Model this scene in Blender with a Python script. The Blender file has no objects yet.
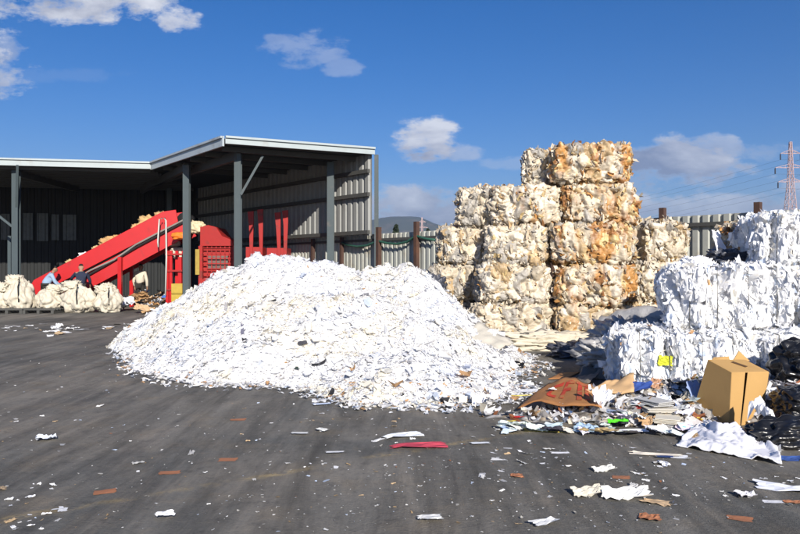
import bpy, bmesh, math, random
import numpy as np
from mathutils import Vector, Matrix, noise

random.seed(7)
R = np.random.default_rng(11)
C = bpy.context.scene.collection
F, CX, CY, H = 720.0, 400.0, 267.0, 1.65          # photo lens in pixels, eye height in metres

def P(px, py, Y):                                  # point at depth Y
    return Vector(((px - CX) / F * Y, Y, H - (py - CY) / F * Y))

def G(px, py, z=0.0):                              # point on the ground
    Y = F * (H - z) / (py - CY)
    return Vector(((px - CX) / F * Y, Y, z))

# ------------------------------------------------------------------ objects
def tag(o, label=None, cat=None, group=None, kind=None):
    if label: o['label'] = label
    if cat: o['category'] = cat
    if group: o['group'] = group
    if kind: o['kind'] = kind
    return o

def empty(name, loc, label, cat, group=None):
    o = bpy.data.objects.new(name, None); C.objects.link(o)
    o.location = loc; o.empty_display_size = 0.2
    return tag(o, label, cat, group)

def link(name, me, mat, parent=None):
    o = bpy.data.objects.new(name, me); C.objects.link(o)
    if mat and not me.materials: me.materials.append(mat)
    if parent:
        o.parent = parent
        o.matrix_parent_inverse = Matrix.Translation(-Vector(world_loc(parent)))
    return o

def world_loc(o):
    v = Vector(o.location)
    if o.parent is not None:
        v = world_loc(o.parent) + v + o.matrix_parent_inverse.translation
    return v

def mesh_np(name, V, Fc, col=None, smooth=False):
    me = bpy.data.meshes.new(name)
    me.from_pydata(V.tolist() if hasattr(V, 'tolist') else V, [], Fc.tolist() if hasattr(Fc, 'tolist') else Fc)
    if col is not None:
        a = me.color_attributes.new('tint', 'FLOAT_COLOR', 'POINT')
        c = np.ones((len(V), 4), dtype=np.float32); c[:, :3] = col
        a.data.foreach_set('color', c.ravel())
    if smooth:
        me.polygons.foreach_set('use_smooth', [True] * len(me.polygons))
    me.update()
    return me

class MB:
    """collects boxes, bars, tubes and prisms; build() links them as ONE mesh"""
    def __init__(s): s.v = []; s.f = []
    def add(s, vs, fs):
        n = len(s.v); s.v += [tuple(v) for v in vs]; s.f += [tuple(i + n for i in f) for f in fs]; return s
    def box(s, c, d, rz=0.0):
        cx, cy, cz = c; hx, hy, hz = d[0] / 2, d[1] / 2, d[2] / 2
        ca, sa = math.cos(rz), math.sin(rz); vs = []
        for x, y, z in ((-1,-1,-1),(1,-1,-1),(1,1,-1),(-1,1,-1),(-1,-1,1),(1,-1,1),(1,1,1),(-1,1,1)):
            X, Y = x * hx, y * hy
            vs.append((cx + X * ca - Y * sa, cy + X * sa + Y * ca, cz + z * hz))
        return s.add(vs, [(3,2,1,0),(4,5,6,7),(0,1,5,4),(1,2,6,5),(2,3,7,6),(3,0,4,7)])
    def hexa(s, b, t):                              # 4 bottom, 4 top corners
        return s.add(list(b) + list(t), [(3,2,1,0),(4,5,6,7),(0,1,5,4),(1,2,6,5),(2,3,7,6),(3,0,4,7)])
    def bar(s, a, b, w, h=None, up=(0, 0, 1)):
        a = Vector(a); b = Vector(b); h = h or w
        d = (b - a).normalized(); u = Vector(up)
        if abs(d.dot(u)) > .98: u = Vector((0, 1, 0))
        r = d.cross(u).normalized() * (w / 2); u2 = r.cross(d).normalized() * (h / 2)
        q = lambda p: [p - r - u2, p + r - u2, p + r + u2, p - r + u2]
        return s.add(q(a) + q(b), [(3,2,1,0),(4,5,6,7),(0,1,5,4),(1,2,6,5),(2,3,7,6),(3,0,4,7)])
    def tube(s, pts, r, n=6):
        pts = [Vector(p) for p in pts]; rr = r if isinstance(r, (list, tuple)) else [r] * len(pts)
        vs = []; fs = []
        for i, p in enumerate(pts):
            d = (pts[min(i + 1, len(pts) - 1)] - pts[max(i - 1, 0)]).normalized()
            u = Vector((0, 0, 1)) if abs(d.z) < .95 else Vector((0, 1, 0))
            a = d.cross(u).normalized(); b = a.cross(d)
            for k in range(n):
                t = 2 * math.pi * k / n
                vs.append(p + (a * math.cos(t) + b * math.sin(t)) * rr[i])
        for i in range(len(pts) - 1):
            for k in range(n):
                k2 = (k + 1) % n
                fs.append((i * n + k, i * n + k2, (i + 1) * n + k2, (i + 1) * n + k))
        fs.append(tuple(range(n))[::-1]); fs.append(tuple(range((len(pts) - 1) * n, len(pts) * n)))
        return s.add(vs, fs)
    def prism(s, poly, off):                        # polygon of 3D points pushed by off
        n = len(poly); off = Vector(off)
        vs = [Vector(p) for p in poly] + [Vector(p) + off for p in poly]
        fs = [tuple(range(n))[::-1], tuple(range(n, 2 * n))] + [(i, (i + 1) % n, n + (i + 1) % n, n + i) for i in range(n)]
        return s.add(vs, fs)
    def build(s, name, mat, parent=None, bevel=0.0, smooth=False):
        me = bpy.data.meshes.new(name); me.from_pydata(s.v, [], s.f)
        bm = bmesh.new(); bm.from_mesh(me)
        bmesh.ops.recalc_face_normals(bm, faces=bm.faces)
        if bevel:
            bmesh.ops.bevel(bm, geom=[e for e in bm.edges if len(e.link_faces) == 2 and e.calc_face_angle(0) > .5], offset=bevel, segments=1, affect='EDGES')
        bm.to_mesh(me); bm.free()
        if smooth: me.polygons.foreach_set('use_smooth', [True] * len(me.polygons))
        return link(name, me, mat, parent)

# ------------------------------------------------------------------ materials
class NT:
    def __init__(s, tree): s.t = tree; s.n = tree.nodes; s.l = tree.links
    def new(s, ty, **kw):
        nd = s.n.new(ty)
        for k, v in kw.items(): setattr(nd, k, v)
        return nd
    def put(s, sock, v):
        if hasattr(v, 'is_output') or isinstance(v, bpy.types.NodeSocket): s.l.new(v, sock)
        else: sock.default_value = v
    def math(s, op, a, b=None, c=None, clamp=False):
        nd = s.new('ShaderNodeMath', operation=op, use_clamp=clamp)
        for i, x in enumerate((a, b, c)):
            if x is not None: s.put(nd.inputs[i], x)
        return nd.outputs[0]
    def mixc(s, f, a, b, blend='MIX'):
        nd = s.new('ShaderNodeMix', data_type='RGBA', blend_type=blend)
        s.put(nd.inputs[0], f); s.put(nd.inputs[6], a); s.put(nd.inputs[7], b)
        return nd.outputs[2]
    def noise(s, vec, scale, detail=5, rough=.6, dist=0.0):
        nd = s.new('ShaderNodeTexNoise'); s.put(nd.inputs['Scale'], scale)
        nd.inputs['Detail'].default_value = detail; nd.inputs['Roughness'].default_value = rough
        nd.inputs['Distortion'].default_value = dist
        if vec is not None: s.l.new(vec, nd.inputs['Vector'])
        return nd.outputs['Fac']
    def ramp(s, f, lo, hi):
        nd = s.new('ShaderNodeMapRange', interpolation_type='SMOOTHSTEP')
        s.put(nd.inputs[0], f); nd.inputs[1].default_value = lo; nd.inputs[2].default_value = hi
        return nd.outputs[0]
    def mapping(s, vec, rot=(0, 0, 0), scale=(1, 1, 1), loc=(0, 0, 0)):
        nd = s.new('ShaderNodeMapping'); s.l.new(vec, nd.inputs[0])
        nd.inputs['Rotation'].default_value = rot; nd.inputs['Scale'].default_value = scale; nd.inputs['Location'].default_value = loc
        return nd.outputs[0]

def rgba(c): return (c[0], c[1], c[2], 1.0)

def mat(name, col=None, rough=.7, var=.25, vscale=3.0, dirt=None, dscale=1.2, dlo=.5, dhi=.75, bump=.0, bscale=20.0,
        metal=0.0, spec=.3, src='flat', translucent=0.0, stretch=(1, 1, 1)):
    m = bpy.data.materials.new(name); m.use_nodes = True
    t = NT(m.node_tree); t.n.clear()
    out = t.new('ShaderNodeOutputMaterial'); b = t.new('ShaderNodeBsdfPrincipled')
    b.inputs['Roughness'].default_value = rough; b.inputs['Metallic'].default_value = metal
    b.inputs['Specular IOR Level'].default_value = spec
    tc = t.new('ShaderNodeTexCoord').outputs['Object']
    tc = t.mapping(tc, scale=stretch)
    if src == 'flat': base = rgba(col)
    elif src == 'attr': base = t.new('ShaderNodeAttribute', attribute_name='tint').outputs['Color']
    else: base = t.new('ShaderNodeObjectInfo').outputs['Color']
    f = t.math('MULTIPLY_ADD', t.noise(tc, vscale), 2 * var, 1 - var)
    comb = t.new('ShaderNodeCombineColor')
    for i in range(3): t.l.new(f, comb.inputs[i])
    c = t.mixc(1.0, base, comb.outputs[0], 'MULTIPLY')
    if dirt:
        c = t.mixc(t.ramp(t.noise(tc, dscale, 6, .65), dlo, dhi), c, rgba(dirt))
    t.l.new(c, b.inputs['Base Color'])
    if bump:
        bn = t.new('ShaderNodeBump'); bn.inputs['Strength'].default_value = bump; bn.inputs['Distance'].default_value = .02
        t.l.new(t.noise(tc, bscale, 6, .6), bn.inputs['Height']); t.l.new(bn.outputs[0], b.inputs['Normal'])
    sh = b.outputs[0]
    if translucent:
        tr = t.new('ShaderNodeBsdfTranslucent'); t.l.new(c, tr.inputs[0])
        mx = t.new('ShaderNodeMixShader'); mx.inputs[0].default_value = translucent
        t.l.new(sh, mx.inputs[1]); t.l.new(tr.outputs[0], mx.inputs[2]); sh = mx.outputs[0]
    t.l.new(sh, out.inputs[0])
    return m

M = {}
M['paper'] = mat('paper', src='attr', rough=.8, var=.05, vscale=6, spec=.1, translucent=.32)
M['balepaper'] = mat('baled_paper', src='attr', rough=.85, var=.10, vscale=9, spec=.08, translucent=.1)
M['film'] = mat('film', src='attr', rough=.42, var=.3, vscale=7, bump=.9, bscale=14, spec=.45)
M['filmflake'] = mat('filmflake', src='attr', rough=.38, var=.2, vscale=9, bump=.5, bscale=18, spec=.5, translucent=.15)
M['sheet'] = mat('sheet', src='obj', rough=.7, var=.10, vscale=8, spec=.2)
M['sack'] = mat('woven_sack', (.54, .495, .40), .75, .15, 4, dirt=(.4, .34, .25), dscale=2.2, dlo=.5, dhi=.8, bump=.5, bscale=9)
M['galv'] = mat('galvanised_steel', (.36, .41, .44), .45, .12, 5, dirt=(.24, .24, .23), bump=.05, spec=.5)
M['fascia'] = mat('pale_fascia', (.36, .41, .42), .5, .1, 4, dirt=(.28, .27, .25), dlo=.55, dhi=.85)
M['post'] = mat('painted_steel', (.060, .079, .086), .5, .12, 4, dirt=(.12, .11, .1), dlo=.58)
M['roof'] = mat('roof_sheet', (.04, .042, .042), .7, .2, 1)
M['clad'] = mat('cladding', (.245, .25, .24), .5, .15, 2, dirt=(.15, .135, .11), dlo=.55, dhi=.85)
M['cladshade'] = mat('shaded_cladding', (.016, .018, .019), .7, .25, 2)  # near-black cladding: the shade inside the shed is put into its colour
M['daylight_tint'] = mat('daylight_tinted_panel', (.09, .102, .104), .5, .3, 5, dirt=(.06, .065, .065), dscale=4)  # opaque panels; daylight through them is only a paler colour
M['fence'] = mat('fence_sheet', (.36, .37, .335), .55, .12, 2.5, dirt=(.26, .22, .16), dscale=1.5, dlo=.5, dhi=.8)
M['girt'] = mat('dark_girt', (.07, .07, .065), .6, .2)
M['rust'] = mat('rusty_steel', (.075, .042, .032), .8, .3, 6, dirt=(.13, .06, .035))
M['red'] = mat('red_paint', (.43, .008, .010), .4, .12, 3, dirt=(.22, .02, .016), dscale=2.2, dlo=.56, dhi=.8, spec=.45)
M['darkred'] = mat('shaded_red_paint', (.33, .02, .018), .5, .2, 3, dirt=(.12, .03, .025), dscale=3, dlo=.5, dhi=.75)  # darker red with the roof's shade mixed into it, plus random dirt
M['yellow'] = mat('yellow_paint', (.42, .30, .05), .5, .3, 4)
M['orange'] = mat('orange_plastic', (.72, .18, .02), .5, .2, 4)
M['rubber'] = mat('black_rubber', (.02, .02, .021), .6, .2, 5)
M['blackbag'] = mat('black_film', (.012, .012, .013), .25, .2, 5, bump=.55, bscale=6, spec=.55)
M['greyfilm'] = mat('grey_film', (.36, .355, .35), .3, .35, 6, dirt=(.45, .44, .43), dscale=5, dlo=.5, dhi=.7, bump=.9, bscale=9, spec=.6)
M['darkfilm'] = mat('dark_film', (.06, .065, .085), .35, .4, 5, dirt=(.2, .2, .2), dscale=6, dlo=.55, dhi=.7, bump=.9, bscale=9, spec=.5)
M['tarp'] = mat('grey_brown_tarp', (.2, .175, .145), .6, .25, 3, dirt=(.12, .1, .085), bump=.5, bscale=7)
M['card'] = mat('cardboard', (.47, .285, .105), .75, .1, 3, dirt=(.34, .185, .075), dscale=2.4, dlo=.55, dhi=.85, bump=.08, bscale=30)
M['slotshade'] = mat('slot_shade_card', (.10, .055, .025), .8, .2)
M['browncard'] = mat('brown_card', (.36, .165, .06), .75, .2, 4, dirt=(.24, .11, .045), dscale=3, bump=.2)
M['redprint'] = mat('red_print', (.46, .05, .025), .7, .35, 9, dirt=(.36, .165, .06), dscale=5, dlo=.5, dhi=.66)
M['skin'] = mat('skin', (.30, .17, .11), .6, .1)
M['hair'] = mat('hair', (.012, .011, .01), .6, .2)
M['blueshirt'] = mat('blue_cloth', (.27, .38, .52), .85, .15, 5)
M['navy'] = mat('navy_cloth', (.02, .026, .05), .85, .2, 5)
M['creamshirt'] = mat('cream_cloth', (.56, .51, .41), .85, .12, 5)
M['trouser'] = mat('dark_trousers', (.03, .027, .024), .85, .2, 5)
M['rope'] = mat('rope', (.5, .5, .47), .8, .2)
M['pylon'] = mat('pylon_steel', (.46, .33, .32), .6, .2, .1)
M['glassins'] = mat('insulator', (.03, .035, .05), .3, .1)
M['wire'] = mat('wire', (.10, .11, .12), .5, .1)
M['leaf'] = mat('cypress_leaf', (.03, .045, .025), .8, .4, 2)
M['bark'] = mat('bark', (.09, .065, .045), .9, .3)
M['hose'] = mat('green_hose', (.03, .10, .07), .5, .2)
M['hill'] = mat('hill', (.075, .085, .05), .9, .4, .004, dirt=(.16, .13, .09), dscale=.006)

# ------------------------------------------------------------------ crumpled sheets
def flakes(Cn, N, w, l, curl, crump, cols, rng, tdir=None):
    """one little 3x3 sheet per centre; returns verts, faces, vertex colours"""
    n = len(Cn)
    N = N / np.linalg.norm(N, axis=1, keepdims=True)
    a = rng.normal(size=(n, 3)) if tdir is None else tdir + rng.normal(size=(n, 3)) * .25
    T = a - (a * N).sum(1, keepdims=True) * N; T /= np.linalg.norm(T, axis=1, keepdims=True) + 1e-9
    B = np.cross(N, T)
    if tdir is not None: T, B = B, T
    u = np.array([-.5, 0, .5] * 3); v = np.repeat([-.5, 0, .5], 3)
    uu = u[None] + rng.normal(size=(n, 9)) * .08; vv = v[None] + rng.normal(size=(n, 9)) * .08
    k1 = rng.normal(size=(n, 1)) * curl; k2 = rng.normal(size=(n, 1)) * curl
    s = np.minimum(w, l)[:, None]
    hgt = (k1 * uu ** 2 + k2 * vv ** 2) * s * 2 + rng.normal(size=(n, 9)) * crump * s
    V = Cn[:, None] + T[:, None] * (uu * w[:, None])[..., None] + B[:, None] * (vv * l[:, None])[..., None] + N[:, None] * hgt[..., None]
    q = np.array([[0, 1, 4, 3], [1, 2, 5, 4], [3, 4, 7, 6], [4, 5, 8, 7]])
    Fc = (np.arange(n)[:, None, None] * 9 + q[None]).reshape(-1, 4)
    return V.reshape(-1, 3), Fc, np.repeat(cols, 9, axis=0)

def pick(pal, wts, n, rng, jit=.06):
    pal = np.array(pal); w = np.array(wts, float); w /= w.sum()
    c = pal[rng.choice(len(pal), n, p=w)] * (1 + rng.normal(size=(n, 1)) * jit)
    return np.clip(c, .005, .9)

def surf_sample(me, n, rng, up=None):
    """n random points with normals on a mesh (area weighted)"""
    me.calc_loop_triangles()
    nt = len(me.loop_triangles)
    tri = np.empty(nt * 3, np.int32); me.loop_triangles.foreach_get('vertices', tri); tri = tri.reshape(-1, 3)
    co = np.empty(len(me.vertices) * 3, np.float32); me.vertices.foreach_get('co', co); co = co.reshape(-1, 3)
    a, b, c = co[tri[:, 0]], co[tri[:, 1]], co[tri[:, 2]]
    nn = np.cross(b - a, c - a); ar = np.linalg.norm(nn, axis=1)
    w = ar / ar.sum()
    i = rng.choice(nt, n, p=w)
    r1 = np.sqrt(rng.random(n)); r2 = rng.random(n)
    p = a[i] * (1 - r1)[:, None] + b[i] * (r1 * (1 - r2))[:, None] + c[i] * (r1 * r2)[:, None]
    return p.astype(float), (nn[i] / (ar[i][:, None] + 1e-9)).astype(float)

# ------------------------------------------------------------------ camera, sun, sky
cam = bpy.data.cameras.new('camera'); co = bpy.data.objects.new('camera', cam); C.objects.link(co)
co.location = (0, 0, H); co.rotation_euler = (math.radians(90), 0, 0)
cam.sensor_width = 36; cam.lens = F / 800 * 36; cam.clip_start = .05; cam.clip_end = 30000
bpy.context.scene.camera = co

A, E = math.radians(-15), math.radians(25.7)
sd = Vector((math.sin(A) * math.cos(E), math.cos(A) * math.cos(E), -math.sin(E)))
sl = bpy.data.lights.new('sun', 'SUN'); sl.energy = 5.0; sl.angle = math.radians(.5); sl.color = (1, .93, .83)
so = bpy.data.objects.new('sun', sl); C.objects.link(so); so.rotation_euler = sd.to_track_quat('-Z', 'Y').to_euler(); so.location = (0, -10, 30)

w = bpy.data.worlds.new('World'); bpy.context.scene.world = w; w.use_nodes = True
t = NT(w.node_tree); t.n.clear()
out = t.new('ShaderNodeOutputWorld')
sky = t.new('ShaderNodeTexSky', sky_type='NISHITA', sun_disc=False)
sky.sun_elevation = E; sky.sun_rotation = math.radians(165); sky.air_density = 1.0; sky.dust_density = .3; sky.ozone_density = 3.0
hs = t.new('ShaderNodeHueSaturation'); hs.inputs['Saturation'].default_value = 1.30; hs.inputs['Value'].default_value = 1.0
t.l.new(t.mixc(1.0, sky.outputs[0], rgba((.98, .99, 1.22)), 'MULTIPLY'), hs.inputs['Color'])
bg = t.new('ShaderNodeBackground'); t.l.new(hs.outputs[0], bg.inputs[0]); bg.inputs[1].default_value = .060
geo = t.new('ShaderNodeTexCoord').outputs['Generated']
sx = t.new('ShaderNodeSeparateXYZ'); t.l.new(geo, sx.inputs[0])
yy = t.math('MAXIMUM', sx.outputs[1], .08)
u = t.math('DIVIDE', sx.outputs[0], yy); v = t.math('DIVIDE', sx.outputs[2], yy)
cb = t.new('ShaderNodeCombineXYZ'); t.l.new(u, cb.inputs[0]); t.l.new(t.math('MULTIPLY', v, 1.9), cb.inputs[1])
n1 = t.noise(cb.outputs[0], 7.5, 9, .58, .25)
n2 = t.noise(t.mapping(cb.outputs[0], loc=(-.035, -.03, .0)), 7.5, 6, .55, .25)
n3 = t.noise(t.mapping(cb.outputs[0], loc=(3, 1, .5)), 22, 9, .68)
lit = t.math('SUBTRACT', n1, n2)
#        px   py  rx   ry  density white
CLOUDS = [(75, -12, 150, 40, 1.0, .7), (180, 20, 26, 18, .9, .7), (2, 50, 26, 20, .45, -.1),
          (300, 48, 56, 22, .34, .5), (342, 68, 24, 12, .30, .5), (272, 38, 14, 7, .3, .5),
          (428, 142, 42, 29, .95, .62), (462, 152, 26, 14, .5, .45), (672, 164, 84, 32, .85, .12), (712, 150, 40, 18, .6, .45),
          (420, 208, 95, 26, .85, .38), (700, 208, 150, 18, .7, .62), (775, 150, 40, 14, .35, .5), (805, 205, 70, 30, .6, .5),
          (515, 164, 50, 8, .25, .5), (60, 75, 90, 10, .07, .6),
          (-140, 60, 200, 50, .8, .6), (960, 120, 140, 60, .8, .5), (1150, 220, 200, 40, .8, .5), (-300, 200, 220, 40, .7, .5)]
col = rgba((.5, .55, .65)); dens = 0.0
for (px, py, rx, ry, dn, wh) in CLOUDS:
    cu, cv = (px - CX) / F, (CY - py) / F; ru, rv = rx / F, ry / F
    du = t.math('DIVIDE', t.math('SUBTRACT', u, cu), ru); dv = t.math('DIVIDE', t.math('SUBTRACT', v, cv), rv)
    rr = t.math('ADD', t.math('MULTIPLY', du, du), t.math('MULTIPLY', dv, dv))
    val = t.math('ADD', t.math('SUBTRACT', 1.0, rr), t.math('MULTIPLY', t.math('SUBTRACT', n1, .5), 3.4))
    val = t.math('ADD', val, t.math('MULTIPLY', t.math('SUBTRACT', n3, .5), 2.4))
    d = t.math('MULTIPLY', t.ramp(val, .15, .85), dn)
    s = t.math('ADD', t.math('MULTIPLY', lit, 2.6), t.math('MULTIPLY_ADD', dv, .26, wh))
    s = t.math('ADD', s, t.math('MULTIPLY', du, .06), clamp=True)
    cc = t.mixc(s, rgba((.14, .17, .27)), rgba((.60, .62, .68)))
    col = t.mixc(d, col, cc)
    dens = t.math('MAXIMUM', dens, d)
bg2 = t.new('ShaderNodeBackground'); t.l.new(col, bg2.inputs[0]); bg2.inputs[1].default_value = 1.0
mx = t.new('ShaderNodeMixShader'); t.l.new(dens, mx.inputs[0]); t.l.new(bg.outputs[0], mx.inputs[1]); t.l.new(bg2.outputs[0], mx.inputs[2])
t.l.new(mx.outputs[0], out.inputs[0])
vs = bpy.context.scene.view_settings
vs.view_transform = 'Standard'; vs.look = 'None'; vs.exposure = .48; vs.gamma = 1; vs.use_curve_mapping = False

# ------------------------------------------------------------------ ground
def ground_mat():
    m = bpy.data.materials.new('yard_concrete'); m.use_nodes = True
    t = NT(m.node_tree); t.n.clear(); out = t.new('ShaderNodeOutputMaterial'); b = t.new('ShaderNodeBsdfPrincipled')
    p = t.new('ShaderNodeTexCoord').outputs['Object']
    big = t.noise(p, .35, 5, .6, .4); mid = t.noise(p, 1.7, 6, .65); fine = t.noise(p, 45, 4, .7)
    st = t.noise(t.mapping(p, rot=(0, 0, math.radians(-30)), scale=(2.6, .22, 1)), 1.6, 7, .62, .3)
    st2 = t.noise(t.mapping(p, rot=(0, 0, math.radians(62)), scale=(3.5, .25, 1), loc=(5, 2, 0)), 1.3, 7, .62, .3)
    c = t.mixc(t.ramp(big, .35, .65), rgba((.099, .098, .090)), rgba((.142, .130, .110)))
    c = t.mixc(t.math('MULTIPLY', t.ramp(mid, .48, .75), .6), c, rgba((.17, .14, .10)))
    c = t.mixc(t.math('MULTIPLY', t.ramp(st, .50, .72), .55), c, rgba((.068, .065, .059)))
    c = t.mixc(t.math('MULTIPLY', t.ramp(st, .48, .30), .6), c, rgba((.18, .16, .13)))
    c = t.mixc(t.math('MULTIPLY', t.ramp(st2, .55, .74), .55), c, rgba((.078, .072, .065)))
    sp = t.new('ShaderNodeSeparateXYZ'); t.l.new(p, sp.inputs[0])
    # dusty joint that runs across the yard from (-2.6, 4.7) to (.63, 6.79)
    a = Vector((3.23, 2.09, 0)).normalized()
    gr0 = t.noise(p, 9, 7, .7)
    wob = t.math('MULTIPLY', t.math('SUBTRACT', t.noise(p, 1.4, 3, .5), .5), .16)
    dl = t.math('ADD', t.math('ADD', t.math('MULTIPLY', t.math('SUBTRACT', sp.outputs[0], -2.6), -a.y), t.math('MULTIPLY', t.math('SUBTRACT', sp.outputs[1], 4.7), a.x)), wob)
    band = t.ramp(t.math('ABSOLUTE', dl), .09, .0)
    c = t.mixc(t.math('MULTIPLY', band, t.math('MULTIPLY', t.math('MULTIPLY', t.ramp(mid, .40, .62), t.ramp(gr0, .40, .56)), .9)), c, rgba((.26, .205, .115)))
    gr = t.noise(p, 14, 8, .75); gr2 = t.noise(p, 4.5, 7, .7)
    c = t.mixc(t.math('MULTIPLY', t.ramp(gr, .50, .70), .35), c, rgba((.19, .17, .14)))
    c = t.mixc(t.math('MULTIPLY', t.ramp(gr, .48, .32), .4), c, rgba((.045, .043, .040)))
    c = t.mixc(t.math('MULTIPLY', t.ramp(gr2, .55, .68), .5), c, rgba((.055, .052, .048)))
    c = t.mixc(t.math('MULTIPLY', t.ramp(gr2, .42, .28), .45), c, rgba((.17, .145, .105)))
    c = t.mixc(t.math('MULTIPLY', t.ramp(fine, .66, .74), .35), c, rgba((.24, .22, .19)))
    br = t.math('MULTIPLY_ADD', t.ramp(t.math('ADD', t.math('MULTIPLY', t.noise(t.mapping(p, rot=(0, 0, math.radians(-32)), scale=(1.6, .24, 1), loc=(2, 7, 0)), 1.5, 9, .74, .4), .7), t.math('MULTIPLY', big, .3)), .36, .64), .85, .80)
    cb_ = t.new('ShaderNodeCombineColor')
    for i in range(3): t.l.new(br, cb_.inputs[i])
    c = t.mixc(1.0, c, cb_.outputs[0], 'MULTIPLY')
    vo = t.new('ShaderNodeTexVoronoi'); vo.inputs['Scale'].default_value = 5.5; t.l.new(p, vo.inputs['Vector'])
    sc = t.math('MULTIPLY', t.ramp(vo.outputs['Distance'], .085, .05), t.ramp(t.noise(p, .9, 3, .5), .5, .62))
    c = t.mixc(t.math('MULTIPLY', sc, .8), c, rgba((.42, .40, .36)))
    t.l.new(c, b.inputs['Base Color'])
    t.l.new(t.math('MULTIPLY_ADD', st, .5, .42), b.inputs['Roughness']); b.inputs['Specular IOR Level'].default_value = .12
    bn = t.new('ShaderNodeBump'); bn.inputs['Strength'].default_value = .6; bn.inputs['Distance'].default_value = .014
    t.l.new(t.math('ADD', fine, t.math('MULTIPLY', mid, 1.5)), bn.inputs['Height']); t.l.new(bn.outputs[0], b.inputs['Normal'])
    t.l.new(b.outputs[0], out.inputs[0]); return m

me = bpy.data.meshes.new('ground')
me.from_pydata([(-3700, -150, 0), (3700, -150, 0), (3700, 5000, 0), (-3700, 5000, 0)], [], [(0, 1, 2, 3)])
tag(link('ground', me, ground_mat()), 'dark stained concrete yard strewn with paper scraps', 'ground', kind='structure')

# hills on the horizon
def hill_mesh():
    V = []; Fc = []; nx, ny = 150, 16
    for j in range(ny + 1):
        for i in range(nx + 1):
            x = -3600 + 7200 * i / nx; y = 3000 + 1500 * j / ny
            prof = math.sin(math.pi * min(1, j / ny * 1.0)) ** .8
            ridge = 130 + 125 * math.exp(-((x - 20) / 330) ** 2) + 50 * math.exp(-((x + 1500) / 800) ** 2) - 30 * math.exp(-((x - 1500) / 900) ** 2)
            n = noise.fractal(Vector((x / 420, y / 420, 3.1)), 1.0, 2.0, 6)
            V.append((x, y, max(-2, (ridge + 34 * n) * prof - 1)))
    for j in range(ny):
        for i in range(nx):
            a = j * (nx + 1) + i; Fc.append((a, a + 1, a + nx + 2, a + nx + 1))
    return mesh_np('hills', V, Fc, smooth=True)
tag(link('hills', hill_mesh(), M['hill']), 'distant blue hazy hills beyond the fence', 'hills', kind='structure')

# ------------------------------------------------------------------ shed
W = Vector((-.637, .771, 0)); NI = Vector((-.771, -.637, 0))         # along the side wall (away), and its inner normal
RZ = 6.0
Lc, Sc, Fcn, Rc = Vector((-22, 27.5, 0)), Vector((-10.24, 29.8, 0)), Vector((-5.81, 23.9, 0)), Vector((-.95, 26.2, 0))
BR = Rc + W * 15; BL = Vector((-22, BR.y - 2.2, 0))

def corrugated(p0, p1, z0, z1, per, dep, nrm, flat=.62):
    """trapezoidal sheet from p0 to p1, ribs pushed along nrm"""
    p0 = Vector(p0); p1 = Vector(p1); L = (p1 - p0).length; d = (p1 - p0) / L; nrm = Vector(nrm)
    prof = []; s = 0.0
    while s < L:
        for a, h in ((0, 0), (flat * .5, 0), (flat * .5 + .12, 1), (.88, 1)):
            prof.append((s + a * per, h))
        s += per
    V = []; Fc = []
    for s, h in prof:
        s = min(s, L); q = p0 + d * s + nrm * (h * dep)
        V += [(q.x, q.y, z0), (q.x, q.y, z1)]
    for i in range(len(prof) - 1): Fc.append((2 * i, 2 * i + 2, 2 * i + 3, 2 * i + 1))
    return V, Fc

shed = empty('open_shed', (Rc.x - 6, Rc.y + 5, 0), 'large open fronted steel shed with dark underside and ribbed side wall', 'shed')
poly = [Lc, Sc, Fcn, Rc, BR, BL]
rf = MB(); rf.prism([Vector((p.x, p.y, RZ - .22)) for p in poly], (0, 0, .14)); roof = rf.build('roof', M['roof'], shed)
for i in range(14):                                                  # purlins under the roof
    a = Lc.lerp(BL, (i + .6) / 14.5); b_ = Sc.lerp(BR, (i + .6) / 14.5)
    MB().bar(a + Vector((.3, 0, RZ - .32)), b_ + Vector((-.2, 0, RZ - .32)), .08, .18).build('purlin', M['girt'], roof)
for i in range(5):
    a = Sc.lerp(Fcn, (i + .5) / 5); b_ = BR.lerp(Rc, (i + .5) / 5 * .55 + .45)
    MB().bar(a + Vector((.2, 0, RZ - .32)), b_ + Vector((-.2, 0, RZ - .32)), .08, .18).build('purlin', M['girt'], roof)
def fascia(a, b, h, m, ext=0.06):
    d = (b - a).normalized(); o_ = Vector((d.y, -d.x, 0)) * ext
    mb = MB(); mb.bar(a + o_ + Vector((0, 0, RZ - h / 2)), b + o_ + Vector((0, 0, RZ - h / 2)), .07, h)
    mb.bar(a + o_ * 1.9 + Vector((0, 0, RZ - .04)), b + o_ * 1.9 + Vector((0, 0, RZ - .04)), .09, .07)
    return mb.build('fascia', m, shed)
fascia(Lc, Sc, .30, M['fascia']); fascia(Sc, Fcn, .34, M['galv']); fascia(Fcn, Rc, .26, M['fascia'])
V, Fc_ = corrugated(Rc + W * .12, BR, 2.80, RZ - .15, .36, .085, NI, .45); wl = mesh_np('side_wall', V, Fc_); link('side_wall', wl, M['clad'], shed)
V, Fc_ = corrugated(BR, BL, 0, RZ - .15, .33, .04, (0, -1, 0)); link('back_wall', mesh_np('back_wall', V, Fc_), M['cladshade'], shed)
V, Fc_ = corrugated(BL, Lc + Vector((0, 3, 0)), 0, RZ - .15, .33, .04, (1, 0, 0)); link('shade_wall', mesh_np('shade_wall', V, Fc_), M['cladshade'], shed)  # unseen end wall, added to darken the shed interior
for z in (2.92, 4.3, 5.15):
    MB().bar(Rc + W * .1 + NI * .16 + Vector((0, 0, z)), BR + NI * .16 + Vector((0, 0, z)), .12, .14).build('girt', M['girt'], shed)
bd = (BL - BR).normalized(); bn = Vector((bd.y, -bd.x, 0)); bn = bn if bn.y < 0 else -bn
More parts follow.
